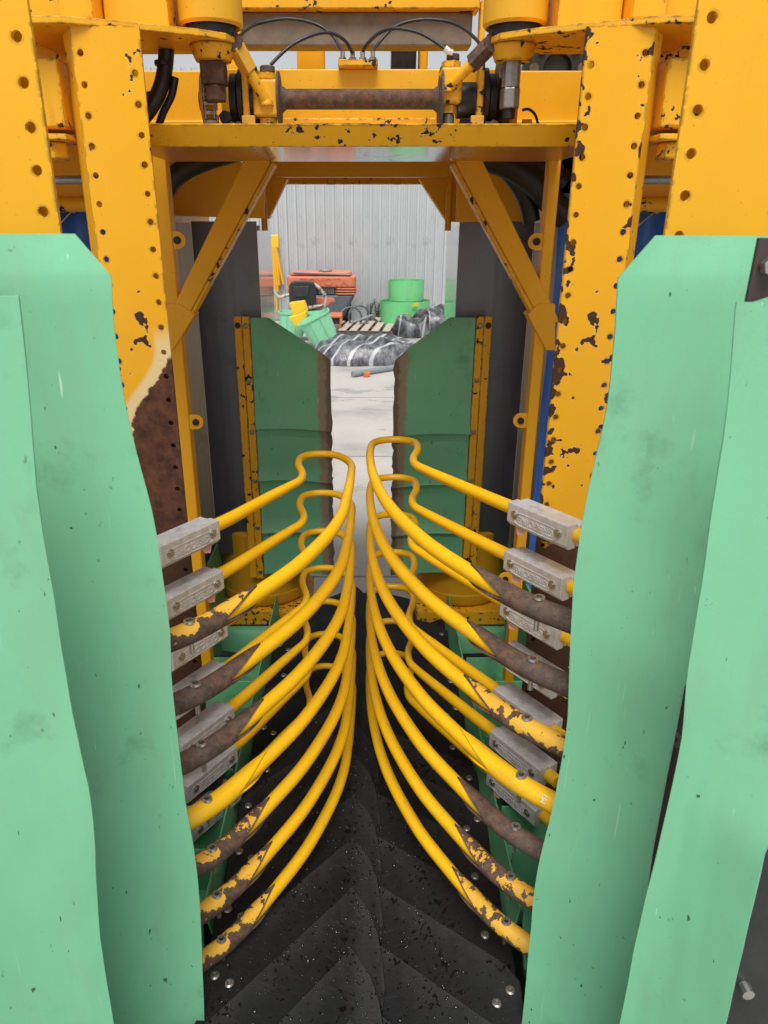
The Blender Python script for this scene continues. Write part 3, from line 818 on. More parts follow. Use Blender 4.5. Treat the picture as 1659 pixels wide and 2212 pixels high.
# grease manifold and its hoses
MF = thing('grease_manifold', 'small yellow block with four hose fittings on the back plate', 'manifold', (0, 2.13, H + .374))
a, b = P(*c2(640, 392), 2.12), P(*c2(862, 348), 2.12)
MB().box((a.x, 2.105, H + .3745), (b.x, 2.15, b.z + .004)).build('block', M['frame_dirty'], MF, bevel=0.002)
fit = []
for fx in (665, 721, 777, 834):
    p = P(*c2(fx, 350), 2.125)
    f = MB().cyl((p.x, 2.125, b.z + .0045), (p.x, 2.125, b.z + .011), .0095, 6).build('fitting', M['zinc'], MF)
    MB().cyl((p.x, 2.125, b.z + .0112), (p.x, 2.125, b.z + .024), .006, 10).build('ferrule', M['steel'], f, smooth=30)
    fit.append((p.x, b.z + .022))
hs_ = [
 ('black grease hose looping far left behind the left cylinder', [(60, 240), (75, 215), (130, 165), (200, 130), (350, 105), (500, 130), (600, 190), (648, 265), (663, 330)]),
 ('black grease hose from the manifold to the left bearing block', [(262, 362), (370, 260), (500, 195), (600, 185), (680, 230), (715, 290), (721, 330)]),
 ('black grease hose from the manifold to the right bearing block', [(777, 330), (800, 250), (870, 185), (960, 160), (1080, 180), (1170, 225), (1240, 275)]),
 ('black grease hose looping far right to the right cylinder', [(834, 330), (860, 250), (960, 150), (1100, 110), (1250, 120), (1350, 165), (1430, 240), (1450, 275)])]
for k, (lb, pts) in enumerate(hs_):
    pp = []
    for i, q in enumerate(pts):
        t = i / (len(pts) - 1)
        yy = lerp(2.02, 2.125, t) if k < 2 else lerp(2.125, 2.02, t)
        if k in (0, 3): yy += .12 * math.sin(math.pi * t)
        pp.append(tuple(P(*c2(*q), yy)))
    pp[-1 if k < 2 else 0] = (fit[k][0], 2.125, fit[k][1])
    o = MB().tube(crom(pp, 6), .0042, 8).build('grease_hose', M['hose'], smooth=60)
    tag(o, lb, 'hose', 'grease hoses above the shaft')
o = MB().cyl(P(*c2(1238, 270), 2.0), P(*c2(1262, 292), 2.0), .0075, 12).cyl(P(*c2(1256, 290), 1.998), P(*c2(1282, 296), 1.998), .006, 6).build('elbow_fitting', M['white'], smooth=30)
tag(o, 'white elbow fitting on top of the right bearing block', 'fitting')
o = MB().tube(crom([tuple(P(*q, 1.965)) for q in ((1088, 200), (1096, 196), (1100, 210), (1098, 228), (1103, 238))], 5), .0016, 6).build('pink_string', M['pink'], smooth=60)
tag(o, 'short pink string hanging beside the right nut', 'string')
o = MB().tube(crom([tuple(P(*q, 2.06)) for q in ((1128, 238), (1142, 236), (1156, 248), (1163, 272))], 6), .0035, 8).build('sensor_cable', M['hose'], smooth=60)
tag(o, 'thin black cable curving down from the right sensor', 'cable')

# thick hoses
pts = [P(360, 100, 1.98), P(356, 150, 1.98), P(345, 195, 1.97), P(325, 232, 1.96), P(305, 258, 1.96)]
HT = thing('hydraulic_hose', 'thick black corrugated hose beside the top of the left post', 'hose', pts[-1])
MB().tube(crom([tuple(p) for p in pts], 8), .0185, 16).build('hose', M['hose'], HT, smooth=60)
MB().tube(crom([tuple(p + Vector((.018, .01, 0))) for p in (P(360, 165, 1.97), P(352, 205, 1.97), P(335, 240, 1.97), P(325, 268, 1.97))], 8), .009, 12).build('thin_hose', M['hose'], HT, smooth=60)
for q in ((352, 137), (333, 205)):
    c = P(*q, 1.975)
    MB().lathe(c, [(.0195, -.005), (.0205, 0.0), (.0195, .005)], 18).build('cable_tie', M['blacksteel'], HT, smooth=60)
o = MB().tube(crom([tuple(P(*q, 2.55)) for q in ((352, 420), (375, 385), (410, 360), (460, 340), (520, 325))], 8), .032, 16).build('suction_hose', M['hose'], smooth=60)
tag(o, 'fat black hose curving behind the left diagonal brace', 'hose')
o = MB().tube(crom([tuple(P(*q, 2.55)) for q in ((1225, 470), (1195, 440), (1160, 400), (1110, 362), (1040, 335))], 8), .042, 16).build('suction_hose', M['hose'], smooth=60)
tag(o, 'fat black hose curving behind the right diagonal brace', 'hose')
o = MB().tube(crom([tuple(P(*q, 2.62)) for q in ((1215, 400), (1180, 372), (1120, 345))], 8), .045, 16).build('suction_hose', M['hose'], smooth=60)
tag(o, 'fat black hose high up beside the right post', 'hose')
o = MB().tube(crom([tuple(P(*q, 2.60)) for q in ((1148, 480), (1140, 440), (1118, 395), (1080, 350))], 8), .03, 16).build('suction_hose', M['hose'], smooth=60)
tag(o, 'dark hose running down to the right steel panel', 'hose')

# blue tarps beyond the posts
for s in (-1, 1):
    rows = []
    for i in range(24):
        z = lerp(H + .10, H - 1.7, i / 23)
        row = []
        for j in range(26):
            x = lerp(.66, 1.45, j / 25)
            f = .018 * math.sin(x * 44) * (1 - .6 * i / 23) + .02 * fbm(x * 5, z * 3, s)
            row.append((s * x, 2.62 + f, z))
        rows.append(row if s > 0 else row)
    TP = thing('tarp', 'blue tarp hanging behind the %s posts' % ('right' if s > 0 else 'left'), 'tarp', (s * 1.05, 2.62, H - 1.7), 'blue tarps')
    MB().slab(rows, .003).build('sheet', M['tarp'], TP, smooth=60)
    c = P(1402 if s > 0 else 142, 460, 2.58)
    MB().tube(crom([tuple(c + Vector(q)) for q in ((.05 * s, 0, .03), (.03, 0, .0), (-.01, 0, .02), (-.035, 0, -.01), (-.04, 0, -.045), (-.02, 0, -.03), (.02, 0, .005))], 6), .0028, 8).build('wire_hook', M['steel'], TP, smooth=60)
    MB().lathe((c.x + .01, c.y + .01, c.z + .01), [(.0, -.008), (.012, -.006), (.012, .004), (0, .006)], 12, 'Y').build('eyelet', M['blacksteel'], TP, smooth=40)

# ------------------------------------------------------------------ picking rods
ROD = [(.455, 1.115, .0195), (.386, 1.178, .0195), (.333, 1.228, .0195), (.279, 1.300, .0198), (.225, 1.388, .0204), (.156, 1.517, .0206), (.095, 1.680, .0202), (.060, 1.815, .0194),
       (.040, 1.94, .0183), (.028, 2.06, .0170), (.023, 2.18, .0158), (.025, 2.29, .0149), (.039, 2.370, .0145), (.083, 2.405, .0143), (.139, 2.403, .0143), (.177, 2.368, .0143), (.181, 2.29, .0143),
       (.161, 2.195, .0146), (.163, 2.128, .0152), (.190, 2.073, .0165), (.235, 2.0, .0184), (.296, 1.905, .0202), (.354, 1.815, .0212), (.402, 1.745, .0218), (.512, 1.578, .0218), (.530, 1.550, .0218)]
BASE = Vector((.455, 1.12, 0))
def rod_path(s):
    out = []
    for i, (x, y, r) in enumerate(ROD):
        xx = x + ((.015 if i < 12 else .034) * sstep(1.72, 2.1, y) if s < 0 else 0)
        out.append((s * xx, y, 0.0, r * .83))
    return crom(out, 7)
def arclen(pts):
    L = [0.0]
    for a, b in zip(pts, pts[1:]): L.append(L[-1] + (Vector(b[:3]) - Vector(a[:3])).length)
    return L
def text_mesh(body, size, ext):
    cu = bpy.data.curves.new('lettering', 'FONT')
    cu.body = body; cu.size = size; cu.extrude = ext; cu.align_x = 'CENTER'; cu.align_y = 'CENTER'; cu.resolution_u = 2
    ob = bpy.data.objects.new('lettering_tmp', cu); COL.objects.link(ob)
    dg = bpy.context.evaluated_depsgraph_get()
    me = bpy.data.meshes.new_from_object(ob.evaluated_get(dg))
    vs = [v.co.copy() for v in me.vertices]; fs = [tuple(p.vertices) for p in me.polygons]
    bpy.data.objects.remove(ob); bpy.data.curves.remove(cu); bpy.data.meshes.remove(me)
    return vs, fs
GRE = text_mesh('GREGOIRE', .025, .0007)
MARK = text_mesh('M1', .017, .0003)

def rod_meshes(s):
    R = {}
    base = Vector((s * BASE.x, BASE.y, 0))
    pts = rod_path(s)
    R['rod'] = MB().tube([p[:3] for p in pts], [p[3] for p in pts], 18).mesh('rod_bar', base, 60)
    # socket: tube with two long prongs, above and below
    L = arclen(pts)
    def at(sv):
        for i in range(len(L) - 1):
            if sv <= L[i + 1]:
                t = (sv - L[i]) / (L[i + 1] - L[i]); a, b = Vector(pts[i][:3]), Vector(pts[i + 1][:3])
                return a.lerp(b, t), (b - a).normalized()
    s_not = next(L[i] for i, p in enumerate(pts) if p[1] > 1.29)
    n, m = 32, 9
    mb = MB(); V = []; F = []
    for rr in (.0226, .0176):
        for k in range(m + 1):
            for j in range(n):
                an = 2 * math.pi * j / n
                up = abs(math.sin(an))
                tri = 1 - math.acos(min(1, up)) / (math.pi / 2)      # 1 at top and bottom, 0 at the sides
                se = s_not - .030 + .125 * tri ** 1.15
                sv = lerp(.0, se, k / m)
                p, t = at(max(1e-4, sv))
                side = Vector((t.y, -t.x, 0))
                rad = rr + (.0006 if k == 0 else 0)
                V.append(p + side * (rad * math.cos(an)) + Vector((0, 0, 1)) * (rad * math.sin(an)))
    o_ = (m + 1) * n
    for k in range(m):
        for j in range(n):
            l = (j + 1) % n
            F.append((k * n + j, k * n + l, (k + 1) * n + l, (k + 1) * n + j))
            F.append((o_ + k * n + l, o_ + k * n + j, o_ + (k + 1) * n + j, o_ + (k + 1) * n + l))
    for j in range(n):
        l = (j + 1) % n
        F.append((m * n + j, m * n + l, o_ + m * n + l, o_ + m * n + j))
        F.append((l, j, o_ + j, o_ + l))
    mb.add(V, F)
    R['socket'] = mb.mesh('socket', base, 50)
    # dark cut rim of the mouth
    V = []; F = []
    for rr in (.0231, .0170):
        for k in range(4):
            for j in range(n):
                an = 2 * math.pi * j / n
                tri = 1 - math.acos(min(1, abs(math.sin(an)))) / (math.pi / 2)
                se = s_not - .030 + .125 * tri ** 1.15
                wd = .006 + .010 * tri + .003 * math.sin(an * 5.0 + s)
                p, t = at(lerp(se - wd, se + .0012, k / 3))
                sdv = Vector((t.y, -t.x, 0))
                V.append(p + sdv * (rr * math.cos(an)) + Vector((0, 0, 1)) * (rr * math.sin(an)))
    o_ = 4 * n
    for k in range(3):
        for j in range(n):
            l = (j + 1) % n
            F.append((k * n + j, k * n + l, (k + 1) * n + l, (k + 1) * n + j))
    for j in range(n):
        l = (j + 1) % n
        F.append((3 * n + j, 3 * n + l, o_ + 3 * n + l, o_ + 3 * n + j))
    R['mouth'] = MB().add(V, F).mesh('socket_mouth', base, 50)
    # screw through the socket
    c, _ = at(s_not - .098)
    mb = MB().lathe(c + Vector((0, 0, .0212)), [(.0105, 0), (.0118, .003), (.0105, .0065), (.0062, .0068), (.0058, .003), (0.0001, .003)], 18)
    R['screw'] = mb.mesh('screw', base, 40)
    R['stud'] = MB().cyl(c + Vector((0, 0, -.047)), c + Vector((0, 0, -.0245)), .005, 10).mesh('screw_end', base, 40)
    mb = MB().cyl(c + Vector((0, 0, .0243)), c + Vector((0, 0, .0249)), .0056, 6)
    R['hex'] = mb.mesh('hex_socket', base)
    # clamp: two halves round the rod, hex nuts, lettering
    A, B = Vector((s * .402, 1.745, 0)), Vector((s * .512, 1.578, 0))
    d = (B - A).normalized(); nn = Vector((-d.y * s, d.x * s, 0))
    if nn.y > 0 or nn.x * s > 0: nn = -nn
    up = Vector((0, 0, 1)); Lc = (B - A).length
    def blk(u0, u1, z0, z1, cut):
        # profile in (across, z), extruded along d ; chamfered lower inner edge
        pr = [(u0, z0 + (cut if u1 > u0 else 0)), (u0, z1), (u1, z1), (u1, z0 + .012 if cut else z0), (u1 - .012 if cut else u1, z0)]
        if not cut: pr = [(u0, z0), (u0, z1), (u1, z1), (u1, z0)]
        else: pr = [(u0, z0), (u0, z1), (u1, z1), (u1, z0 + .012), (u1 - .012, z0)]
        return MB().prism([A + nn * u + up * z for u, z in pr], d * Lc)
    R['half_a'] = blk(.0015, .036, -.034, .031, True).mesh('clamp_half', base)
    R['half_b'] = blk(-.034, -.0015, -.031, .026, False).mesh('clamp_half', base)
    face = A + nn * .036
    for nm, u in (('nut_a', .028), ('nut_b', Lc - .028)):
        p = face + d * u + up * .004
        mb = MB().cyl(p, p + nn * .0035, .0115, 6).cyl(p + nn * .0036, p + nn * .006, .006, 10)
        R[nm] = mb.mesh('nut', base)
    X = up.cross(nn); X = -X; Yv = -up
    cen = face + d * (Lc / 2) + up * -.004
    mb = MB().add([cen + X * v.x + Yv * v.y + nn * (v.z + .0005) for v in GRE[0]], GRE[1])
    loop = []
    for i in range(40):
        an = 2 * math.pi * i / 40
        ex = math.copysign(abs(math.cos(an)) ** .35, math.cos(an)); ey = math.copysign(abs(math.sin(an)) ** .5, math.sin(an))
        loop.append(cen + X * (.072 * ex) + Yv * (.0165 * ey) + nn * .0005)
    mb.tube(loop, .0009, 6, closed=True)
    R['text'] = mb.mesh('lettering', base)
    p = A + d * .02 + up * -.036 + nn * .02
    mb = MB().prism([p, p + d * .035, p + d * .03 - up * .012 + nn * .004, p + d * .012 - up * .016 + nn * .006], nn * .001)
    R['tag'] = mb.mesh('paper_tag', base)
    c, tg = at(s_not - .165)
    sd = Vector((tg.y, -tg.x, 0)); sd = -sd if sd.x * s > 0 else sd
    nv = (sd * .75 + up * .66).normalized(); xv = (-tg if s > 0 else tg); yv = nv.cross(xv)
    R['mark'] = MB().add([c + nv * (.0229 + v.z) + yv * v.x * s - xv * v.y * s for v in MARK[0]], MARK[1]).mesh('lettering', base)
    R['nn'], R['face'] = nn, face
    return R

ORD = ['first', 'second', 'third', 'fourth', 'fifth', 'sixth', 'seventh']
zR = [-.688, -.826, -.967, -1.117, -1.260, -1.408, -1.551]
zL = [-.740, -.885, -1.033, -1.182, -1.323, -1.465, -1.611]
sock = {1: ['rust', 'rust', 'rust_paint2', 'rod', 'rust', 'rust_paint', 'rust_paint2'], -1: ['rust_paint2', 'rust', 'rust', 'rod', 'rust_paint', 'rust_paint2', 'rust_paint2']}
sname = {'rust': 'bare rusty socket', 'rust_paint2': 'yellow socket flaking to rust', 'rod': 'clean yellow socket', 'rust_paint': 'rusty socket with scraps of yellow paint'}
for s, zs_ in ((1, zR), (-1, zL)):
    R = rod_meshes(s)
    side = 'right' if s > 0 else 'left'
    for i, z in enumerate(zs_):
        lb = '%s yellow picking rod from the top, %s side, %s' % (ORD[i], side, sname[sock[s][i]])
        T = thing('picking_rod', lb, 'picking rod', (s * BASE.x, BASE.y, H + z), 'picking rods on the %s side' % side)
        link('rod_bar', R['rod'], M['rod'], T)
        so = link('socket', R['socket'], M[sock[s][i]], T)
        if sock[s][i] != 'rod': link('socket_mouth', R['mouth'], M['rust'], so)
        sw = link('screw', R['screw'], M['steel'], so)
        link('hex_socket', R['hex'], M['blacksteel'], so); link('screw_end', R['stud'], M['steel'], so)
        if s > 0 and i == 3: link('lettering', R['mark'], M['white'], so)
        cl = link('clamp_half', R['half_a'], M['alum'], T, bevel=0.0025)
        link('clamp_half', R['half_b'], M['alum'], T, bevel=0.0025)
        link('nut', R['nut_a'], M['steel'], cl); link('nut', R['nut_b'], M['steel'], cl)
        link('lettering', R['text'], M['alum'], cl)
        if i in ((0, 1, 2, 6) if s > 0 else (0, 1)): link('paper_tag', R['tag'], M['pink'], cl)

# ------------------------------------------------------------------ near green sheets
def sheet(edge, outer, Ye, Yo, ztop_, zbot, chamfer, seed, bow=0.02, nj=16, ni=48):
    """free edge X(z) at depth Ye, outer edge X(z) at depth Yo"""
    rows = []
    zl = [ztop_ - k * chamfer[1] / 6 for k in range(6)]
    zl += [lerp(ztop_ - chamfer[1], zbot, (k / ni)) for k in range(ni + 1)]
    for z in zl:
        row = []
        xe, xo = pw(-z, edge), pw(-z, outer)
        sg = 1 if xe > 0 else -1
        dz = chamfer[1]
        if ztop_ - z < dz: xe = xe + sg * chamfer[0] * (1 - (ztop_ - z) / dz)
        xe += .0012 * fbm(z * 9, 0.3, seed)
        for j in range(nj + 1):
            t = j / nj
            x = lerp(xe, xo, t)
            y = lerp(Ye, Yo, t) + bow * math.sin(math.pi * t) + .005 * fbm(z * 1.4, t * 1.6, seed) + .0012 * fbm(z * 6, t * 5, seed + 3)
            y += .005 * math.sin(z * 2.4 + seed) * (1 - t) ** 2
            row.append((x, y, H + z))
        rows.append(row)
    return rows
def flap_thing(lb, rows, th=.006):
    c = rows[-1][len(rows[0]) // 2]
    T = thing('guide_flap', lb, 'plastic flap', c, 'near green guide flaps')
    MB().slab(rows, th).build('sheet', M['flap'], T, smooth=50)
    return T
def edge_of(px, Y):
    """free edge as (depth below the eye, X) from where it is seen"""
    q = [P(x, y, Y) for x, y in px]
    tab = crom([(H - p.z, p.x) for p in q], 6)
    return tab + [(2.2, tab[-1][1])]
eL = edge_of([(240, 600), (250, 750), (275, 900), (322, 1085), (345, 1200), (366, 1340), (371, 1450), (385, 1580), (402, 1720), (424, 1850), (436, 2000), (443, 2212)], 1.10)
eR = edge_of([(1335, 600), (1325, 750), (1308, 890), (1264, 1090), (1247, 1200), (1235, 1310), (1231, 1450), (1222, 1600), (1195, 1750), (1160, 1900), (1141, 2080), (1128, 2212)], 1.10)
flap_thing('tall green plastic flap with a cut top corner, inner sheet on the left', sheet(eL, [(0, -.62), (2, -.56)], 1.10, 0.985, -.012, -1.85, (.045, .058), 1.7))
flap_thing('tall green plastic flap with a cut top corner, inner sheet on the right', sheet(eR, [(0, .64), (.5, .60)] + [(H - q.z, q.x) for q in (P(*w, .985) for w in ((1479, 1462), (1459, 1570), (1435, 1691), (1408, 1839), (1398, 1916)))] + [(1.5, .56), (2, .56)], 1.10, 0.985, -.013, -1.85, (.045, .058), 4.1))
oL = edge_of([(42, 646), (58, 800), (70, 950), (84, 1110), (115, 1300), (146, 1500), (172, 1620), (198, 1760), (214, 2000), (247, 2212)], .86)
oR = edge_of([(1590, 664), (1575, 830), (1553, 1000), (1530, 1150), (1503, 1320), (1480, 1469), (1470, 1580), (1451, 1687), (1424, 1805), (1398, 1916), (1368, 2060), (1340, 2212)], .86)
flap_thing('scuffed green outer flap at the far left overlapping the inner sheet', sheet(oL, [(0, -.70), (2, -.575)], .86, .76, -.075, -1.62, (.0, .01), 2.9, .012))
flap_thing('scratched green outer flap at the far right overlapping the inner sheet', sheet(oR, [(0, .70), (.6, .62), (.81, .562), (1.16, .573), (2, .58)], .86, .76, -.082, -1.62, (.0, .01), 6.3, .012))

# ------------------------------------------------------------------ rear green flaps
for s in (-1, 1):
    bot = H - 1.47
    top = P(600 if s < 0 else 950, 686, 2.93).z
    xe, xo = s * .122 - (.008 if s < 0 else -.004), s * .445
    T = thing('rear_flap', 'dark green worn-edged flap of four lapped sheets at the tunnel end, %s' % ('right' if s > 0 else 'left'), 'plastic flap', (xe, 2.93, bot), 'rear flaps')
    cuts = [P(784, y, 2.93).z for y in ((690, 918, 1030, 1143) if s < 0 else (692, 929, 1040, 1145))]
    cuts[0] = top
    for k in range(4):
        za = cuts[k]; zb = cuts[k + 1] - .018 if k < 3 else bot
        rows = []
        for i in range(15):
            row = []
            for j in range(19):
                t = j / 18
                x = lerp(xe, xo, t)
                z = lerp(za, zb, i / 14) if k else (za - .165 * i / 6 if i < 7 else lerp(za - .165, zb, (i - 6) / 8))
                if k == 0:                        # slanted upper corner
                    xc = s * lerp(.37 if s < 0 else .345, .122, sstep(0, 1, 0) + min(1, (za - z) / .165))
                    x = lerp(xc if abs(xc) > abs(xe) else xe, xo, t)
                if i == 14: z += .012 * math.sin(t * 2.2) - .004
                rag = .010 * fbm(z * 14, s * 3.0 + k) + .006 * fbm(z * 40, k + 9.0)
                x += s * rag * (1 - t) ** 6
                y = 2.93 - .006 * (i / 14) ** 2 - (.014 if i > 11 and k < 3 else 0) * (i - 11) / 3 + .006 * k * 0 + .01 * math.sin(t * 3) - .003 * (3 - k)
                row.append((x, y, z))
            rows.append(row)
        MB().slab(rows, .004).build('lapped_sheet', M['rearflap'], T, smooth=40)
    for (a, b, mm, yy) in ((.448, .478, 'frame_worn', 2.918), (.480, .512, 'frame_worn', 2.925)):
        MB().box((min(s * a, s * b), yy, bot - .015), (max(s * a, s * b), yy + .012, top + .006)).build('clamp_strip', M[mm], T, bevel=0.0015)
    for k in range(6):
        z = lerp(top - .03, bot + .02, k / 5)
        MB().lathe((s * .463, 2.9175, z), [(.010, 0), (.010, -.004), (.007, -.006), (.0, -.0062)], 12, 'Y').build('bolt', M['zinc'], T, smooth=30)
    MB().lathe((s * .497, 2.9245, top - .03), [(.012, 0), (.012, -.003), (0, -.0035)], 12, 'Y').build('bolt', M['blacksteel'], T, smooth=30)

# ------------------------------------------------------------------ black catching scales
PITCHY, SL = .180, {-1: 1.30, 1: .95}
TH, TILT = .013, .040 / .180
drops = []
random.seed(7)
def base_z(x, s):
    return H - 1.722 + .085 * min(1.2, abs(x) / .37) - (.042 if s > 0 else 0)
def scale_outline(s):
    """plan outline relative to the peak; x towards the other side is +, before mirroring (left scale)"""
    pk = (-.03, 0.0)
    pts = []
    ox = -.375
    pts.append((ox, (ox - pk[0]) * SL[s] - .02))
    pts.append((-.345, (-.345 - pk[0]) * SL[s] + .0))
    for k in range(1, 9):
        x = lerp(-.345, pk[0], k / 8)
        pts.append((x, (x - pk[0]) * SL[s]))
    end = [(-.004, -.030), (.018, -.062), (.038, -.118), (.050, -.190), (.054, -.250), (.045, -.310)]
    pts += end
    pts += [(.0, -.345), (-.08, -.44), (-.20, -.62), (-.31, -.76), (-.375, -.80)]
    return pts
def zs_at(x, t, s):
    return base_z(x, s) - TILT * t
NSC = 15
for s in (-1, 1):
    for i in range(NSC):
        Ypk = (1.656 if s < 0 else 1.71) - 5 * PITCHY + PITCHY * i
        if Ypk - .55 > 3.2: break
        side = 'left' if s < 0 else 'right'
        jit = random.uniform(-.006, .006)
        pts = scale_outline(s)
        T = thing('catch_scale', '%s black rubber catching scale from the near end, %s row' % (['1st', '2nd', '3rd'][i] if i < 3 else '%dth' % (i + 1), side), 'rubber scale', (s * .36, Ypk - .5, H - 1.66), 'black scales of the %s row' % side)
        # local (u along x, v = distance behind far edge) -> world
        def W(px, py, lift=0.0):
            yv = (px + .03) * SL[s]
            if px > -.03: yv = 0.0
            t = (yv - py)
            x = px if s < 0 else -px
            return Vector((x, Ypk + py + jit, base_z(x, s) - TILT * t + lift))
        # grid between far outline and near outline
        far = [q for q in pts[:16]]
        rows = []
        nr = 8
        nearx = [(-.375, -.76), (-.31, -.69), (-.20, -.55), (-.08, -.42), (.0, -.36), (.040, -.330)]
        for a in [0, .12] + list(range(1, nr + 1)):
            row = []
            for k, f in enumerate(far):
                u = k / (len(far) - 1)
                # matching near point by fraction
                w = u * (len(nearx) - 1); q = min(int(w), len(nearx) - 2); fr = w - q
                nx = lerp(nearx[q][0], nearx[q + 1][0], fr); ny = lerp(nearx[q][1], nearx[q + 1][1], fr)
                px, py = lerp(f[0], nx, a / nr), lerp(f[1], ny, a / nr)
                row.append(W(px, py))
            rows.append(row if s > 0 else row)
        # orientation: slab thickens along -normal; make normals face up
        g2 = rows
        n0 = (g2[1][0] - g2[0][0]).cross(g2[0][1] - g2[0][0])
        if n0.z < 0: g2 = [list(reversed(r)) for r in rows]
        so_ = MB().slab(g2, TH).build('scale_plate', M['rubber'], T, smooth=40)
        rim = so_.data.attributes.new('rim', 'FLOAT', 'POINT')  # lightens the far edge so the plate steps read as shaded
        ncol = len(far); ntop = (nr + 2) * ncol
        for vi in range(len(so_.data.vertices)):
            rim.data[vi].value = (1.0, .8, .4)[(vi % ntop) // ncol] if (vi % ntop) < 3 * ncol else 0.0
        for (bx, bv) in ((-.352, .055), (-.318, .105)):
            p = W(bx, (bx + .03) * SL[s] - bv, .0005)
            MB().lathe(p, [(.012, -.002), (.012, .0015), (.0085, .004), (.005, .0042), (.0045, .001), (0.0001, .001)], 14).build('bolt', M['zinc'], T, smooth=30)
        if Ypk < 2.4:
            nd = int(230 * max(.25, 1.3 - .5 * Ypk / 1.2))
            for _ in range(nd):
                px = random.uniform(-.34, .05)
                v = random.uniform(.004, .17)
                if px > -.03: py = -abs(px + .03) * 1.2 - v
                else: py = (px + .03) * SL[s] - v
                if fbm(px * 9 + i * 3, py * 9, s) < random.uniform(-.25, .25): continue
                drops.append((W(px, py, .0012), abs(random.gauss(0, .0013)) + .0014))
mb = MB()
ico_v, ico_f = [], []
nseg = 7
for h, r in ((-.15, 1.0), (.30, .86), (.52, .45)):
    for k in range(nseg): ico_v.append((r * math.cos(2 * math.pi * k / nseg), r * math.sin(2 * math.pi * k / nseg), h))
ico_v.append((0, 0, .6))
for q in range(2):
    for k in range(nseg):
        l = (k + 1) % nseg
        ico_f.append((q * nseg + k, q * nseg + l, (q + 1) * nseg + l, (q + 1) * nseg + k))
for k in range(nseg): ico_f.append((2 * nseg + k, 2 * nseg + (k + 1) % nseg, 3 * nseg))
for p, r in drops:
    ex, an = random.uniform(.8, 1.7), random.uniform(0, 6.28)
    vs = []
    for v in ico_v:
        x, y = v[0] * ex, v[1]
        vs.append(p + Vector((r * (x * math.cos(an) - y * math.sin(an)), r * (x * math.sin(an) + y * math.cos(an)), r * v[2])))
    mb.add(vs, ico_f)
o = mb.build('water_droplets', M['water'], smooth=80)
tag(o, 'rain droplets beaded on the black rubber scales', 'water', kind='stuff')

# ------------------------------------------------------------------ green bucket conveyors under the rods
for s in (-1, 1):
    side = 'left' if s < 0 else 'right'
    T = thing('bucket_conveyor', 'green bucket conveyor running along the floor on the %s side' % side, 'conveyor', (s * .5, 2.0, H - 1.85), 'bucket conveyors')
    rows = [[(s * x, y, z) for x, z in ((.372, H - 1.75), (.392, H - 1.66), (.40, H - 1.60))] for y in [1.32 + .15 * k for k in range(12)]]
    MB().slab(rows, .005).build('skirt', M['conv'], T, smooth=30)
    MB().box((min(s * .66, s * .67), 1.0, H - 1.85), (max(s * .66, s * .67), 3.1, H - 1.35)).build('outer_wall', M['conv'], T)
    for k in range(9):
        y = 1.05 + .158 * k
        mb = MB()
        xa, xb = .412, .652
        f = lambda x, yy, z: (s * x, yy, H + z)
        # open scoop: back wall, floor, front lip
        prof = [(y + .135, -1.60), (y + .140, -1.60), (y + .120, -1.74), (y + .07, -1.79), (y + .02, -1.74), (y - .005, -1.66), (y - .001, -1.655), (y + .025, -1.725), (y + .07, -1.765), (y + .112, -1.725)]
        mb.prism([f(xa, a, b) for a, b in prof], (s * (xb - xa), 0, 0))
        mb.build('bucket', M['conv'], T, bevel=0.003)
        MB().box((min(s * .415, s * .65), y + .138, H - 1.635), (max(s * .415, s * .65), y + .150, H - 1.612)).build('slat', M['conv'], T, bevel=0.003)
    for y in ((1.28, 2.15) if s > 0 else (1.75,)):
        MB().cyl((s * .43, y, H - 1.57), (s * .50, y, H - 1.57), .045, 20).build('roller', M['blacksteel'], T, smooth=30, bevel=0.006)
    # rounded green guard below the cowl
    mb = MB()
    rows = []
    for i in range(9):
        an = math.pi * .5 * i / 8
        rows.append([(s * x, 2.925 - .06 * math.sin(an) * (1 - ((x - .47) / .22) ** 2 * .6), H - 1.738 - .11 * (1 - math.cos(an))) for x in [.26 + .042 * k for k in range(11)]])
    if s < 0: rows = [list(reversed(r)) for r in rows]
    mb.slab(rows, .006).build('guard', M['conv'], T, smooth=50)

# ------------------------------------------------------------------ yard behind
def wall_mat():
    t = NT('corrugated_sheet')
    c = t.mix(t.noise(2.2, 5, 0.6), (0.46, 0.48, 0.50), (0.60, 0.62, 0.64))
    st = t.noise(1, 4, 0.6, t.mp((9, 9, .7)))
    c = t.mix(t.ss(st, 0.52, 0.75, 0, 0.35), c, (0.62, 0.64, 0.66))
    bl = t.ss(t.noise(2.6, 5, 0.65, t.mp((1.5, 1.5, .6))), 0.60, 0.66, 0, 0.45)
    c = t.mix(bl, c, (0.27, 0.28, 0.29))
    return t.out(c, 0.45, 0.35)
M['wall'] = wall_mat()
YW = 17.6
WT = thing('corrugated_wall', 'pale grey corrugated metal wall closing off the yard', 'wall', (0, YW, 0))
prof = []
for k in range(4):
    x = .2125 * k
    prof += [(x, 0), (x + .150, 0), (x + .156, -.05), (x + .1995, -.05), (x + .2055, 0)]
    prof[-5:-5] = []
prof.append((.85, 0))
fine = []
for a, b in zip(prof, prof[1:]):
    fine.append(a)
    if b[0] - a[0] > .1:
        for q in (.30, .36, .42, .62, .68, .74):
            fine.append((lerp(a[0], b[0], q), -.007 if q in (.36, .68) else 0))
fine.append(prof[-1])
rows = [[(x, y, z) for x, y in fine] for z in (0.02, 1.0, 2.0, 3.0, 4.0, 5.2)]
mb = MB().slab([list(r) for r in rows], .002)
for z in (.5, 1.35, 2.3, 3.2, 4.2):
    for k in range(4):
        mb.lathe((.2125 * k + .075, -.004, z), [(.014, 0), (.012, -.008), (.0, -.012)], 6, 'Y')
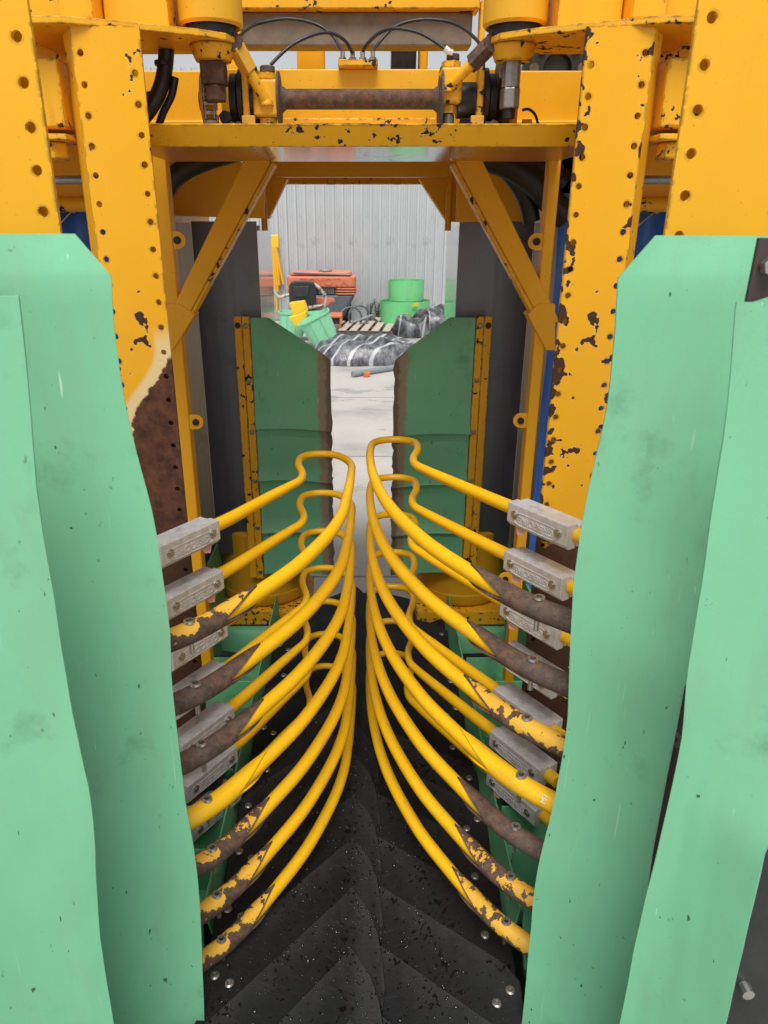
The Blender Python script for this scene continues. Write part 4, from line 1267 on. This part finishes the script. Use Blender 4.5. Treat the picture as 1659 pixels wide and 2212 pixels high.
me = mb.mesh('wall_sheet', smooth=25)
for k in range(-13, 14):
    link('wall_sheet', me, M['wall'], WT, loc=(k * .852 + random.uniform(-.001, .001), random.uniform(-.004, .004) - .003 * (k % 2), 0))

def ground_at(x, y): return PG(x, y, 0.0)
M['toyota'] = flat('faded_orange_paint', (0.62, 0.19, 0.10), 0.45, 0, 0.12, 4)
M['fgrey'] = flat('forklift_grey', (0.12, 0.135, 0.15), 0.5, 0, 0.2, 6)
M['vinyl'] = flat('black_vinyl', (0.022, 0.023, 0.025), 0.42, 0, 0.3, 14, 0.15)
M['pouch'] = flat('black_pouch', (0.035, 0.036, 0.038), 0.3, 0, 0.3, 20)
M['oldpipe'] = rusty('chipped_cream_pipe', (0.09, 0.05, 0.03), (0.2, 0.12, 0.07), paintcol=(0.55, 0.50, 0.43), thr=0.46)
M['ypl'] = flat('yellow_plastic', (0.80, 0.52, 0.02), 0.4, 0, 0.12, 7)
M['ypole'] = flat('yellow_pole', (0.78, 0.42, 0.02), 0.4, 0, 0.15, 9)
M['wood'] = flat('grey_pallet_wood', (0.46, 0.40, 0.33), 0.8, 0, 0.3, 9, 0.3)
M['darkwood'] = flat('dark_wood', (0.10, 0.08, 0.065), 0.8, 0, 0.3, 9)
M['greypipe'] = flat('grey_pvc', (0.22, 0.25, 0.28), 0.4, 0, 0.1)
M['orangebit'] = flat('orange_plastic', (0.65, 0.17, 0.04), 0.5, 0, 0.1)
M['boxin'] = flat('cardboard_brown', (0.20, 0.145, 0.10), 0.8, 0, 0.2)
M['dsheet'] = flat('dull_metal_sheet', (0.26, 0.27, 0.26), 0.5, 0.3, 0.3, 6)

# forklift
Yf = 16.3
F_ = thing('forklift', 'faded orange forklift counterweight end parked against the corrugated wall', 'forklift', (P(695, 640, Yf).x, Yf, 0))
def rbox(xa, xb, ya, yb, za, zb, r=.12, n=5):
    pts = []
    for cx, cy, a0 in ((xb - r, yb - r, 0), (xa + r, yb - r, 90), (xa + r, ya + r, 180), (xb - r, ya + r, 270)):
        for k in range(n + 1):
            an = math.radians(a0 + 90 * k / n); pts.append((cx + r * math.cos(an), cy + r * math.sin(an), za))
    return MB().prism(pts, (0, 0, zb - za))
xa, xb = P(619, 620, Yf).x, P(769, 620, Yf).x
zt, zm, zb_ = P(695, 597, Yf).z, P(695, 621.5, Yf).z, P(695, 638, Yf).z
cw = rbox(xa, xb, Yf, Yf + .85, zm, zt, .16).build('counterweight', M['toyota'], F_, bevel=.04, seg=3)
rbox(xa + .08, xb - .10, Yf + .06, Yf + .8, zt + .001, zt + .09, .12).build('counterweight_cap', M['toyota'], F_, bevel=.03)
vs, fs = text_mesh('TOYOTA', .22, .012)
cx = P(700, 610, Yf).x; cz = (zt + zm) / 2
MB().add([(cx + v.x * 1.15, Yf - .002 - v.z, cz + v.y) for v in vs], fs).build('lettering', M['toyota'], cw)
for k in range(3):
    a = lerp(zm, zb_, k / 3) - .012; b = lerp(zm, zb_, (k + 1) / 3) + .012
    x1 = P(723, 630, Yf).x
    rbox(x1, xb + .01, Yf, Yf + .8, b, a, .10).build('rib', M['toyota'], F_, bevel=.015)
    rbox(xa, P(640, 630, Yf).x, Yf, Yf + .8, b, a, .10).build('rib', M['toyota'], F_, bevel=.015)
MB().box((P(640, 630, Yf).x + .01, Yf + .05, zb_ + .02), (x1 - .01, Yf + .7, zm - .005)).build('grille', M['vinyl'], F_)
for k in range(9):
    x = lerp(P(690, 630, Yf).x, x1 - .03, k / 8)
    MB().box((x - .012, Yf + .03, zb_ + .02), (x + .012, Yf + .049, zm - .01)).build('grille_bar', M['fgrey'], F_)
zg = .22
mb = MB()
top = [(xa + .06, Yf + .02), (xb - .06, Yf + .02), (xb - .02, Yf + .2), (xb - .02, Yf + .8), (xa + .02, Yf + .8), (xa + .02, Yf + .2)]
bt = [(xa + .22, Yf + .04), (xb - .34, Yf + .04), (xb - .26, Yf + .2), (xb - .24, Yf + .8), (xa + .2, Yf + .8), (xa + .2, Yf + .2)]
mb.add([(x, y, zb_ - .002) for x, y in top] + [(x, y, zg) for x, y in bt], [(5, 4, 3, 2, 1, 0), (6, 7, 8, 9, 10, 11)] + [(i, (i + 1) % 6, 6 + (i + 1) % 6, 6 + i) for i in range(6)])
mb.build('lower_body', M['fgrey'], F_, bevel=.03)
for x in (xa + .25, xb - .22):
    MB().lathe((x, Yf + .5, .26), [(.14, -.1), (.25, -.1), (.26, -.05), (.26, .05), (.25, .1), (.14, .1)], 26, 'X').build('wheel', M['vinyl'], F_, smooth=30)
o = MB().box((-.62, -.3, -.012), (.62, .3, .012), Matrix.Translation(P(697, 589.5, Yf + .3)) @ Matrix.Rotation(.04, 4, 'Y')).build('metal_sheet', M['dsheet'], bevel=.004)
tag(o, 'dull metal sheet lying on top of the orange forklift', 'sheet')
c = P(703, 588, Yf + .2)
o = MB().tube([c + Vector((.13 * math.cos(k * .5236), .13 * math.sin(k * .5236), .035)) for k in range(12)], .022, 8, closed=True).build('metal_ring', M['dsheet'], smooth=60)
tag(o, 'small metal ring lying on the sheet on the forklift', 'ring')

# tractor seat with pipe rails
Ys = 15.6
bS = P(654, 664, Ys)
S_ = thing('tractor_seat', 'black padded tractor seat with pouch and bent cream pipe arms', 'seat', (bS.x, Ys, 0))
w2 = (P(684, 630, Ys).x - P(625, 630, Ys).x) / 2
ht = P(654, 607, Ys).z - bS.z
prof = [(-.86, 0), (-.98, .2), (-1, .55), (-.95, .84), (-.78, .97), (-.4, 1.0), (.4, 1.0), (.78, .97), (.95, .84), (1, .55), (.98, .2), (.86, 0)]
bk = MB().prism([(bS.x + w2 * a, Ys, bS.z + ht * b) for a, b in prof], (0, .14, 0)).build('backrest', M['vinyl'], S_, bevel=.035, seg=3)
MB().prism([(bS.x + w2 * a, Ys - .02, bS.z + ht * b) for a, b in ((-.68, .80), (.52, .80), (.40, .40), (-.48, .40))], (0, .018, 0)).build('pouch', M['pouch'], S_, bevel=.008)
MB().box((bS.x - w2 * .9, Ys + .05, bS.z - .16), (bS.x + w2 * .9, Ys + .62, bS.z + .02)).build('cushion', M['vinyl'], S_, bevel=.05, seg=3)
MB().box((bS.x - .2, Ys + .12, .05), (bS.x + .2, Ys + .5, bS.z - .165)).build('pedestal', M['fgrey'], S_, bevel=.02)
def c8(x, y): return ((660 + x / 5.53) * .8641, (660 + y / 5.53) * .8641)
MB().tube(crom([tuple(P(*c8(*q), Ys + .1)) for q in ((690, 280), (760, 330), (810, 390), (850, 450), (850, 520), (830, 600), (825, 640))], 5), .036, 10).build('pipe_arm', M['oldpipe'], S_, smooth=60)
MB().tube(crom([tuple(P(*c8(*q), Ys + .0)) for q in ((620, 605), (720, 590), (830, 575))], 5), .036, 10).build('pipe_arm', M['oldpipe'], S_, smooth=60)
MB().tube(crom([tuple(P(*c8(*q), Ys + .1)) for q in ((140, 350), (170, 420), (220, 460), (300, 435), (370, 425))], 5), .034, 10).build('pipe_arm', M['oldpipe'], S_, smooth=60)
o = MB().prism([P(*c8(*q), Ys + .35) for q in ((720, 460), (965, 470), (985, 520), (905, 535), (890, 580), (725, 545))], (0, .05, 0)).build('orange_scrap', M['toyota'], bevel=.01)
tag(o, 'broken orange scrap of bodywork behind the bent pipe arm', 'scrap')

# green tubs and yellow plastic
def tub(name, lb, c, w, dpt, h, tilt, yaw, mm):
    T = thing(name, lb, 'tub', c, 'green tubs')
    Mx = Matrix.Translation(c) @ Matrix.Rotation(yaw, 4, 'Z') @ Matrix.Rotation(tilt, 4, 'Y')
    n = 40; V = []; F = []
    prof = [(.82, 0), (.9, .3), (1.0, 1.0), (1.05, 1.0), (1.05, .95), (1.06, 1.02), (.98, 1.02), (.86, .3), (.78, .03)]
    for r, q in prof:
        for k in range(n):
            an = 2 * math.pi * k / n
            cx, cy = math.copysign(abs(math.cos(an)) ** .6, math.cos(an)), math.copysign(abs(math.sin(an)) ** .6, math.sin(an))
            V.append(Mx @ Vector((w * r * cx, dpt * r * cy, h * q)) - c)
    for i in range(len(prof) - 1):
        for k in range(n): F.append((i * n + k, i * n + (k + 1) % n, (i + 1) * n + (k + 1) % n, (i + 1) * n + k))
    F.append(tuple(range(n - 1, -1, -1))); F.append(tuple((len(prof) - 1) * n + k for k in range(n)))
    me = MB().add(V, F).mesh('shell', smooth=40)
    link('shell', me, mm, T)
    for q in (-.35, .3):
        pts = [Mx @ Vector((w * (q), -dpt * lerp(.86, 1.0, k / 5) - .004, h * lerp(.06, .94, k / 5))) - c for k in range(6)]
        link('seam', MB().tube(pts, .008, 6).mesh('seam', smooth=60), mm, T)
    return T
tub('tub', 'pale green plastic tub tipped over beside the pallet', Vector((P(694, 716, 13.6).x + .06, 13.6, .15)), .30, .30, .44, -.46, .1, M['tub'])
tub('tub', 'upright pale green tub right behind the tipped tub', Vector((P(684, 690, 14.5).x, 14.5, .10)), .22, .25, .42, -.05, 0, M['tub'])
tub('tub', 'pale green tub half hidden behind the left rear flap', Vector((P(630, 690, 14.4).x, 14.4, .10)), .26, .26, .44, .05, 0, M['tub'])
def bent(pts, Y, dep, name, lb):
    q = [P(*c8(*p), Y) for p in pts]
    o = MB().prism(q, (0.03, dep, .02)).build(name, M['ypl'], bevel=.012)
    tag(o, lb, 'plastic part', 'yellow plastic parts')
bent([(345, 540), (545, 515), (595, 650), (560, 690), (480, 695), (400, 720)], 14.1, .06, 'plastic_shield', 'upper bent yellow plastic shield standing in the green tub')
bent([(340, 735), (420, 715), (480, 700), (580, 655), (580, 770), (470, 870), (430, 860)], 13.9, .06, 'plastic_shield', 'lower yellow plastic shield leaning on the tipped green tub')

# orange crate
c = P(728, 710, 15.2)
K_ = thing('orange_crate', 'small open orange crate beside the pallet', 'crate', (c.x, 15.2, 0))
x0, x1 = P(713, 700, 15.2).x, P(737, 700, 15.2).x
zt = P(728, 680, 15.2).z; zm2 = P(728, 694, 15.2).z
MB().box((x0, 15.2, .06), (x1, 15.7, zm2 - .06)).build('base', M['boxin'], K_, bevel=.01)
MB().box((x0 + .03, 15.25, zm2 - .058), (x1 - .03, 15.65, zm2 + .06)).build('opening', M['vinyl'], K_)
MB().box((x0 - .02, 15.2, zm2 + .062), (x1 + .02, 15.7, zt)).build('lid', M['toyota'], K_, bevel=.02)
MB().box((x1 - .028, 15.195, zm2 - .057), (x1 + .02, 15.7, zm2 + .061)).build('side', M['toyota'], K_, bevel=.005)

# hoops and pipe
Yh = 15.9
H_ = thing('hoop_frame', 'dark frame of two metal hoops on a pipe by the wall', 'hoops', (P(765, 690, Yh).x, Yh, 0))
for cxp, cyp, rr, yy in ((1195, 755, .24, Yh), (1310, 720, .22, Yh + .25)):
    c = P(*c8(cxp, cyp), yy)
    MB().tube([c + Vector((rr * math.cos(k * .2618), .12 * math.cos(k * .2618), rr * math.sin(k * .2618))) for k in range(24)], .02, 8, closed=True).build('hoop', M['fgrey'], H_, smooth=60)
MB().cyl(P(*c8(1230, 805), Yh - .1), P(*c8(1495, 710), Yh + .1), .028, 12).build('pipe', M['greypipe'], H_, smooth=30)
for q in ((1330, 780), (1410, 750)):
    a = P(*c8(*q), Yh)
    MB().cyl(a, (a.x + .05, Yh, .02), .018, 8).build('leg', M['fgrey'], H_, smooth=30)

# pallets
def pallet(name, lb, c, w, d, nsl, mm, yaw=0.0, z0=.0, h=.13):
    T = thing(name, lb, 'pallet', c, 'wooden pallets')
    T.rotation_euler = (0, 0, yaw)
    for x in (-w / 2, -.05, w / 2 - .1):
        pass
    for y in (-d / 2, -.05, d / 2 - .1):
        link('bearer', MB().box((-w / 2, y, z0), (w / 2, y + .1, z0 + h - .022)).mesh('bearer'), M['darkwood'], T)
    sw = w / nsl
    for k in range(nsl):
        x = -w / 2 + k * sw
        link('slat', MB().box((x + sw * .12, -d / 2 - .02, z0 + h - .02), (x + sw * .80, d / 2 + .02, z0 + h)).mesh('slat'), mm, T, bevel=.004, seg=1)
    return T
c = ground_at(785, 716)
pallet('pallet', 'weathered grey wooden pallet lying flat in front of the hoops', Vector((c.x, c.y, 0)), 1.35, 1.5, 6, M['wood'], -.12)
c = ground_at(862, 703)
pallet('pallet', 'low wooden pallet strewn with scraps beside the green roll', Vector((c.x - .05, c.y, 0)), .95, .9, 5, M['wood'], .1)
for k, (lb, off, mm, sz) in enumerate((('yellow scrap lying on the low pallet', (-.22, -.1), 'ypl', .09), ('white scrap lying at the back of the low pallet', (.0, .15), 'white', .07), ('grey scrap lying at the right of the low pallet', (.2, -.05), 'dsheet', .08))):
    p = Vector((c.x - .05 + off[0], c.y + off[1], .1302))
    o = MB().prism([p + Vector((-sz, 0, 0)), p + Vector((-sz * .3, -sz, 0)), p + Vector((sz, -sz * .4, 0)), p + Vector((sz * .8, sz * .7, 0)), p + Vector((-sz * .2, sz, 0))], (0.02, 0.01, sz * .9)).build('scrap', M[mm], bevel=.012)
    tag(o, lb, 'scrap', 'scraps on the low pallet')

# green rolls of sheet
def roll(lb, c, r0, r1, h, turns, z0):
    T = thing('plastic_roll', lb, 'roll', (c.x, c.y, z0), 'rolls of green sheet')
    n = int(turns * 36); rows = []
    for zz in (0, .5, 1.0):
        row = []
        for k in range(n + 1):
            t = k / n; an = t * turns * 2 * math.pi + 1.2
            r = lerp(r1, r0, t) * (1 + .012 * math.sin(an * 2 + zz))
            row.append((r * math.cos(an), r * math.sin(an), z0 * 0 + h * zz + (.01 * math.sin(an * 1.3) if zz == 1.0 else 0)))
        rows.append(row)
    link('sheet', MB().slab(rows, .007).mesh('sheet', smooth=40), M['roll'], T)
    return T
Yr = 16.4
cl = P(876, 690, Yr)
hl = P(876, 655, Yr - .5).z
roll('large lower roll of green plastic sheet standing by the wall', Vector((cl.x, Yr, 0)), .30, .565, hl, 4.3, 0.01)
roll('smaller upper roll of green plastic sheet stacked on the large roll', Vector((cl.x + .01, Yr, 0)), .12, .405, P(876, 612, Yr - .4).z - hl + .02, 5.2, hl + .02)
p = P(897, 660, Yr - .57)
o = MB().prism([p + Vector((-.07, 0, -.02)), p + Vector((-.02, 0, .05)), p + Vector((.06, 0, .06)), p + Vector((.07, 0, .0))], (0, -.01, 0)).build('paper_flag', M['ypl'])
tag(o, 'pale yellow label stuck on the large green roll', 'label')

# wrapped bundle with black and white stripes, and black bags
def striped(name, freq, thr, white=(0.78, 0.79, 0.80), rot=0.6, lo=(0.012, 0.012, 0.014), hi=(0.16, 0.165, 0.18)):
    t = NT(name)
    w = t.n('ShaderNodeTexWave'); w.wave_type = 'BANDS'; w.bands_direction = 'X'
    w.inputs['Scale'].default_value = freq; w.inputs['Distortion'].default_value = 2.2; w.inputs['Detail'].default_value = 2; w.inputs['Detail Scale'].default_value = 1.1
    t.l(t.mp((1, 1, 1), rot=(0, 0, rot)), w.inputs['Vector'])
    m = t.ss(w.outputs[1], thr, thr + .06)
    f = t.noise(1, 5, 0.65, t.mp((8, 3, 4), rot=(0, 0, .5)))
    dk = t.mix(t.ss(f, .35, .7), lo, hi)
    c = t.mix(m, dk, white)
    t.bump(f, 0.7, 0.03)
    return t.out(c, 0.28, 0.0)
M['stripe'] = striped('striped_wrap', 1.35, .90, white=(0.44, 0.45, 0.47), lo=(0.03, 0.031, 0.035), hi=(0.22, 0.225, 0.25), rot=1.0)
M['bag'] = striped('black_wrap', .6, .975, hi=(0.20, 0.205, 0.22))
def mound(name, lb, c, rx, ry, h, yaw, mm, seed, cat='bundle'):
    n, mrows = 44, 16
    rows = []
    for i in range(mrows + 1):
        ph = math.pi / 2 * i / mrows
        row = []
        for k in range(n + 1):
            an = 2 * math.pi * k / n
            ca, sa = math.copysign(abs(math.cos(an)) ** .75, math.cos(an)), math.copysign(abs(math.sin(an)) ** .75, math.sin(an))
            rr = math.cos(ph) ** .55 if i < mrows else 0.0
            x, y = rx * ca * rr, ry * sa * rr
            z = h * math.sin(ph) ** .9
            f = fbm(x * 2.2 + seed, y * 2.2, seed)
            z = max(.004, z * (1 + .40 * f) + .05 * math.sin(i) * .15)
            x *= 1 + .08 * fbm(an, z * 2, seed + 5); 
            row.append((x, y, z))
        row[-1] = row[0]
        rows.append(row)
    V = [p for r in rows for p in r]; F = []
    for i in range(mrows):
        for k in range(n): F.append((i * (n + 1) + k, i * (n + 1) + k + 1, (i + 1) * (n + 1) + k + 1, (i + 1) * (n + 1) + k))
    me = MB().add(V, F).mesh(name, smooth=70)
    bm = bmesh.new(); bm.from_mesh(me); bmesh.ops.remove_doubles(bm, verts=bm.verts, dist=.0005); bmesh.ops.recalc_face_normals(bm, faces=bm.faces); bm.to_mesh(me); bm.free()
    o = link(name, me, mm, loc=c)
    o.rotation_euler = (0, 0, yaw)
    tag(o, lb, cat)
    return o
c = ground_at(782, 778)
mound('wrapped_bundle', 'low bundle wrapped in black and white striped plastic on the concrete', Vector((c.x + .10, c.y + .15, 0)), .92, .72, .36, .15, M['stripe'], 3.1)
c = ground_at(898, 728)
mound('plastic_bag', 'crumpled black plastic bag in front of the green rolls', Vector((c.x - .05, c.y + .2, 0)), .36, .40, .40, .5, M['bag'], 8.2, 'bag')
c = ground_at(940, 722)
mound('plastic_bag', 'larger shiny black plastic bag by the right rear flap', Vector((c.x + .02, c.y + .1, 0)), .55, .5, .50, .8, M['bag'], 5.6, 'bag')
c = P(930, 672, 15.8)
mound('plastic_bag', 'white plastic sack behind the black bags', Vector((c.x + .10, 15.8, 0)), .22, .2, .40, .2, M['white'], 2.2, 'bag')

# loose pipe and orange fitting on the concrete
a, b = ground_at(762, 815), ground_at(860, 799)
o = MB().cyl((a.x, a.y, .045), (b.x, b.y, .045), .045, 18).build('loose_pipe', M['greypipe'], smooth=30)
tag(o, 'grey plastic pipe lying on the concrete before the striped bundle', 'pipe')
c = ground_at(791, 814)
o = MB().prism([(c.x - .05, c.y, .004), (c.x - .03, c.y - .06, .004), (c.x + .05, c.y - .04, .004), (c.x + .06, c.y + .03, .004)], (.01, .0, .07)).build('pipe_fitting', M['orangebit'], bevel=.012)
tag(o, 'small orange plastic fitting beside the grey pipe', 'fitting')

# spare rods hanging on the wall
Yp = YW - .10
c = P(593, 520, Yp)
SR = thing('spare_rods', 'bunch of spare yellow rods hanging on the corrugated wall', 'rods', (c.x, Yp, c.z - 1.7))
a, b = P(585, 536, Yp), P(602, 507, Yp)
MB().box((a.x, Yp - .06, a.z), (b.x, Yp - .01, b.z)).build('sleeve', M['ypl'], SR, bevel=.02)
def c4(x, y): return ((600 + x / 2.765) * .8641, (440 + y / 2.765) * .8641)
for pts in (((225, 495), (240, 720), (258, 940)), ((232, 495), (245, 640), (262, 800)), ((240, 495), (258, 620), (272, 755)), ((248, 495), (272, 620), (300, 745))):
    MB().tube(crom([tuple(P(*c4(*q), Yp - .03)) for q in pts], 6), .032, 10).build('rod', M['ypole'], SR, smooth=60)
# stake leaning at the far left
o = MB().cyl((P(588, 690, 16.5).x, 16.5, 0), (P(583, 585, 16.7).x, 16.7, P(583, 585, 16.7).z), .04, 10).build('stake', M['toyota'], smooth=30)
tag(o, 'orange stake leaning at the far left of the yard', 'stake')

# weeds at the foot of the wall
def leafmat():
    t = NT('weed_leaf')
    return t.out(t.mix(t.noise(30, 3), (0.03, 0.075, 0.016), (0.09, 0.16, 0.04)), 0.6, 0.0)
M['leaf'] = leafmat()
M['stem'] = flat('weed_stem', (0.10, 0.12, 0.05), 0.7)
for k, (xp, lb, hh) in enumerate(((799, 'left weed growing at the foot of the corrugated wall', .46), (816, 'right weed growing at the foot of the corrugated wall', .52))):
    c = P(xp, 690, YW - .25)
    T = thing('weed', lb, 'plant', (c.x, YW - .25, 0), 'weeds by the wall')
    st = MB(); lf = MB()
    for q in range(9):
        an = random.uniform(0, 6.28); rr = random.uniform(.02, .13); h2 = hh * random.uniform(.6, 1.0)
        tip = Vector((c.x + rr * math.cos(an), YW - .25 + rr * .6 * math.sin(an), h2))
        bs = Vector((c.x + rr * .2 * math.cos(an), YW - .25, 0))
        st.tube([bs, bs.lerp(tip, .5) + Vector((0, 0, .03)), tip], .005, 5)
        for e in range(22):
            p = bs.lerp(tip, random.uniform(.25, 1.05)); a2 = random.uniform(0, 6.28); L = random.uniform(.03, .07)
            dd = Vector((math.cos(a2), math.sin(a2) * .8, random.uniform(-.2, .6))) * L
            sd = Vector((-math.sin(a2), math.cos(a2), 0)) * L * .3
            lf.add([p, p + dd * .5 + sd, p + dd, p + dd * .5 - sd], [(0, 1, 2, 3)])
    st.build('stems', M['stem'], T, smooth=60)
    lf.build('foliage', M['leaf'], T)
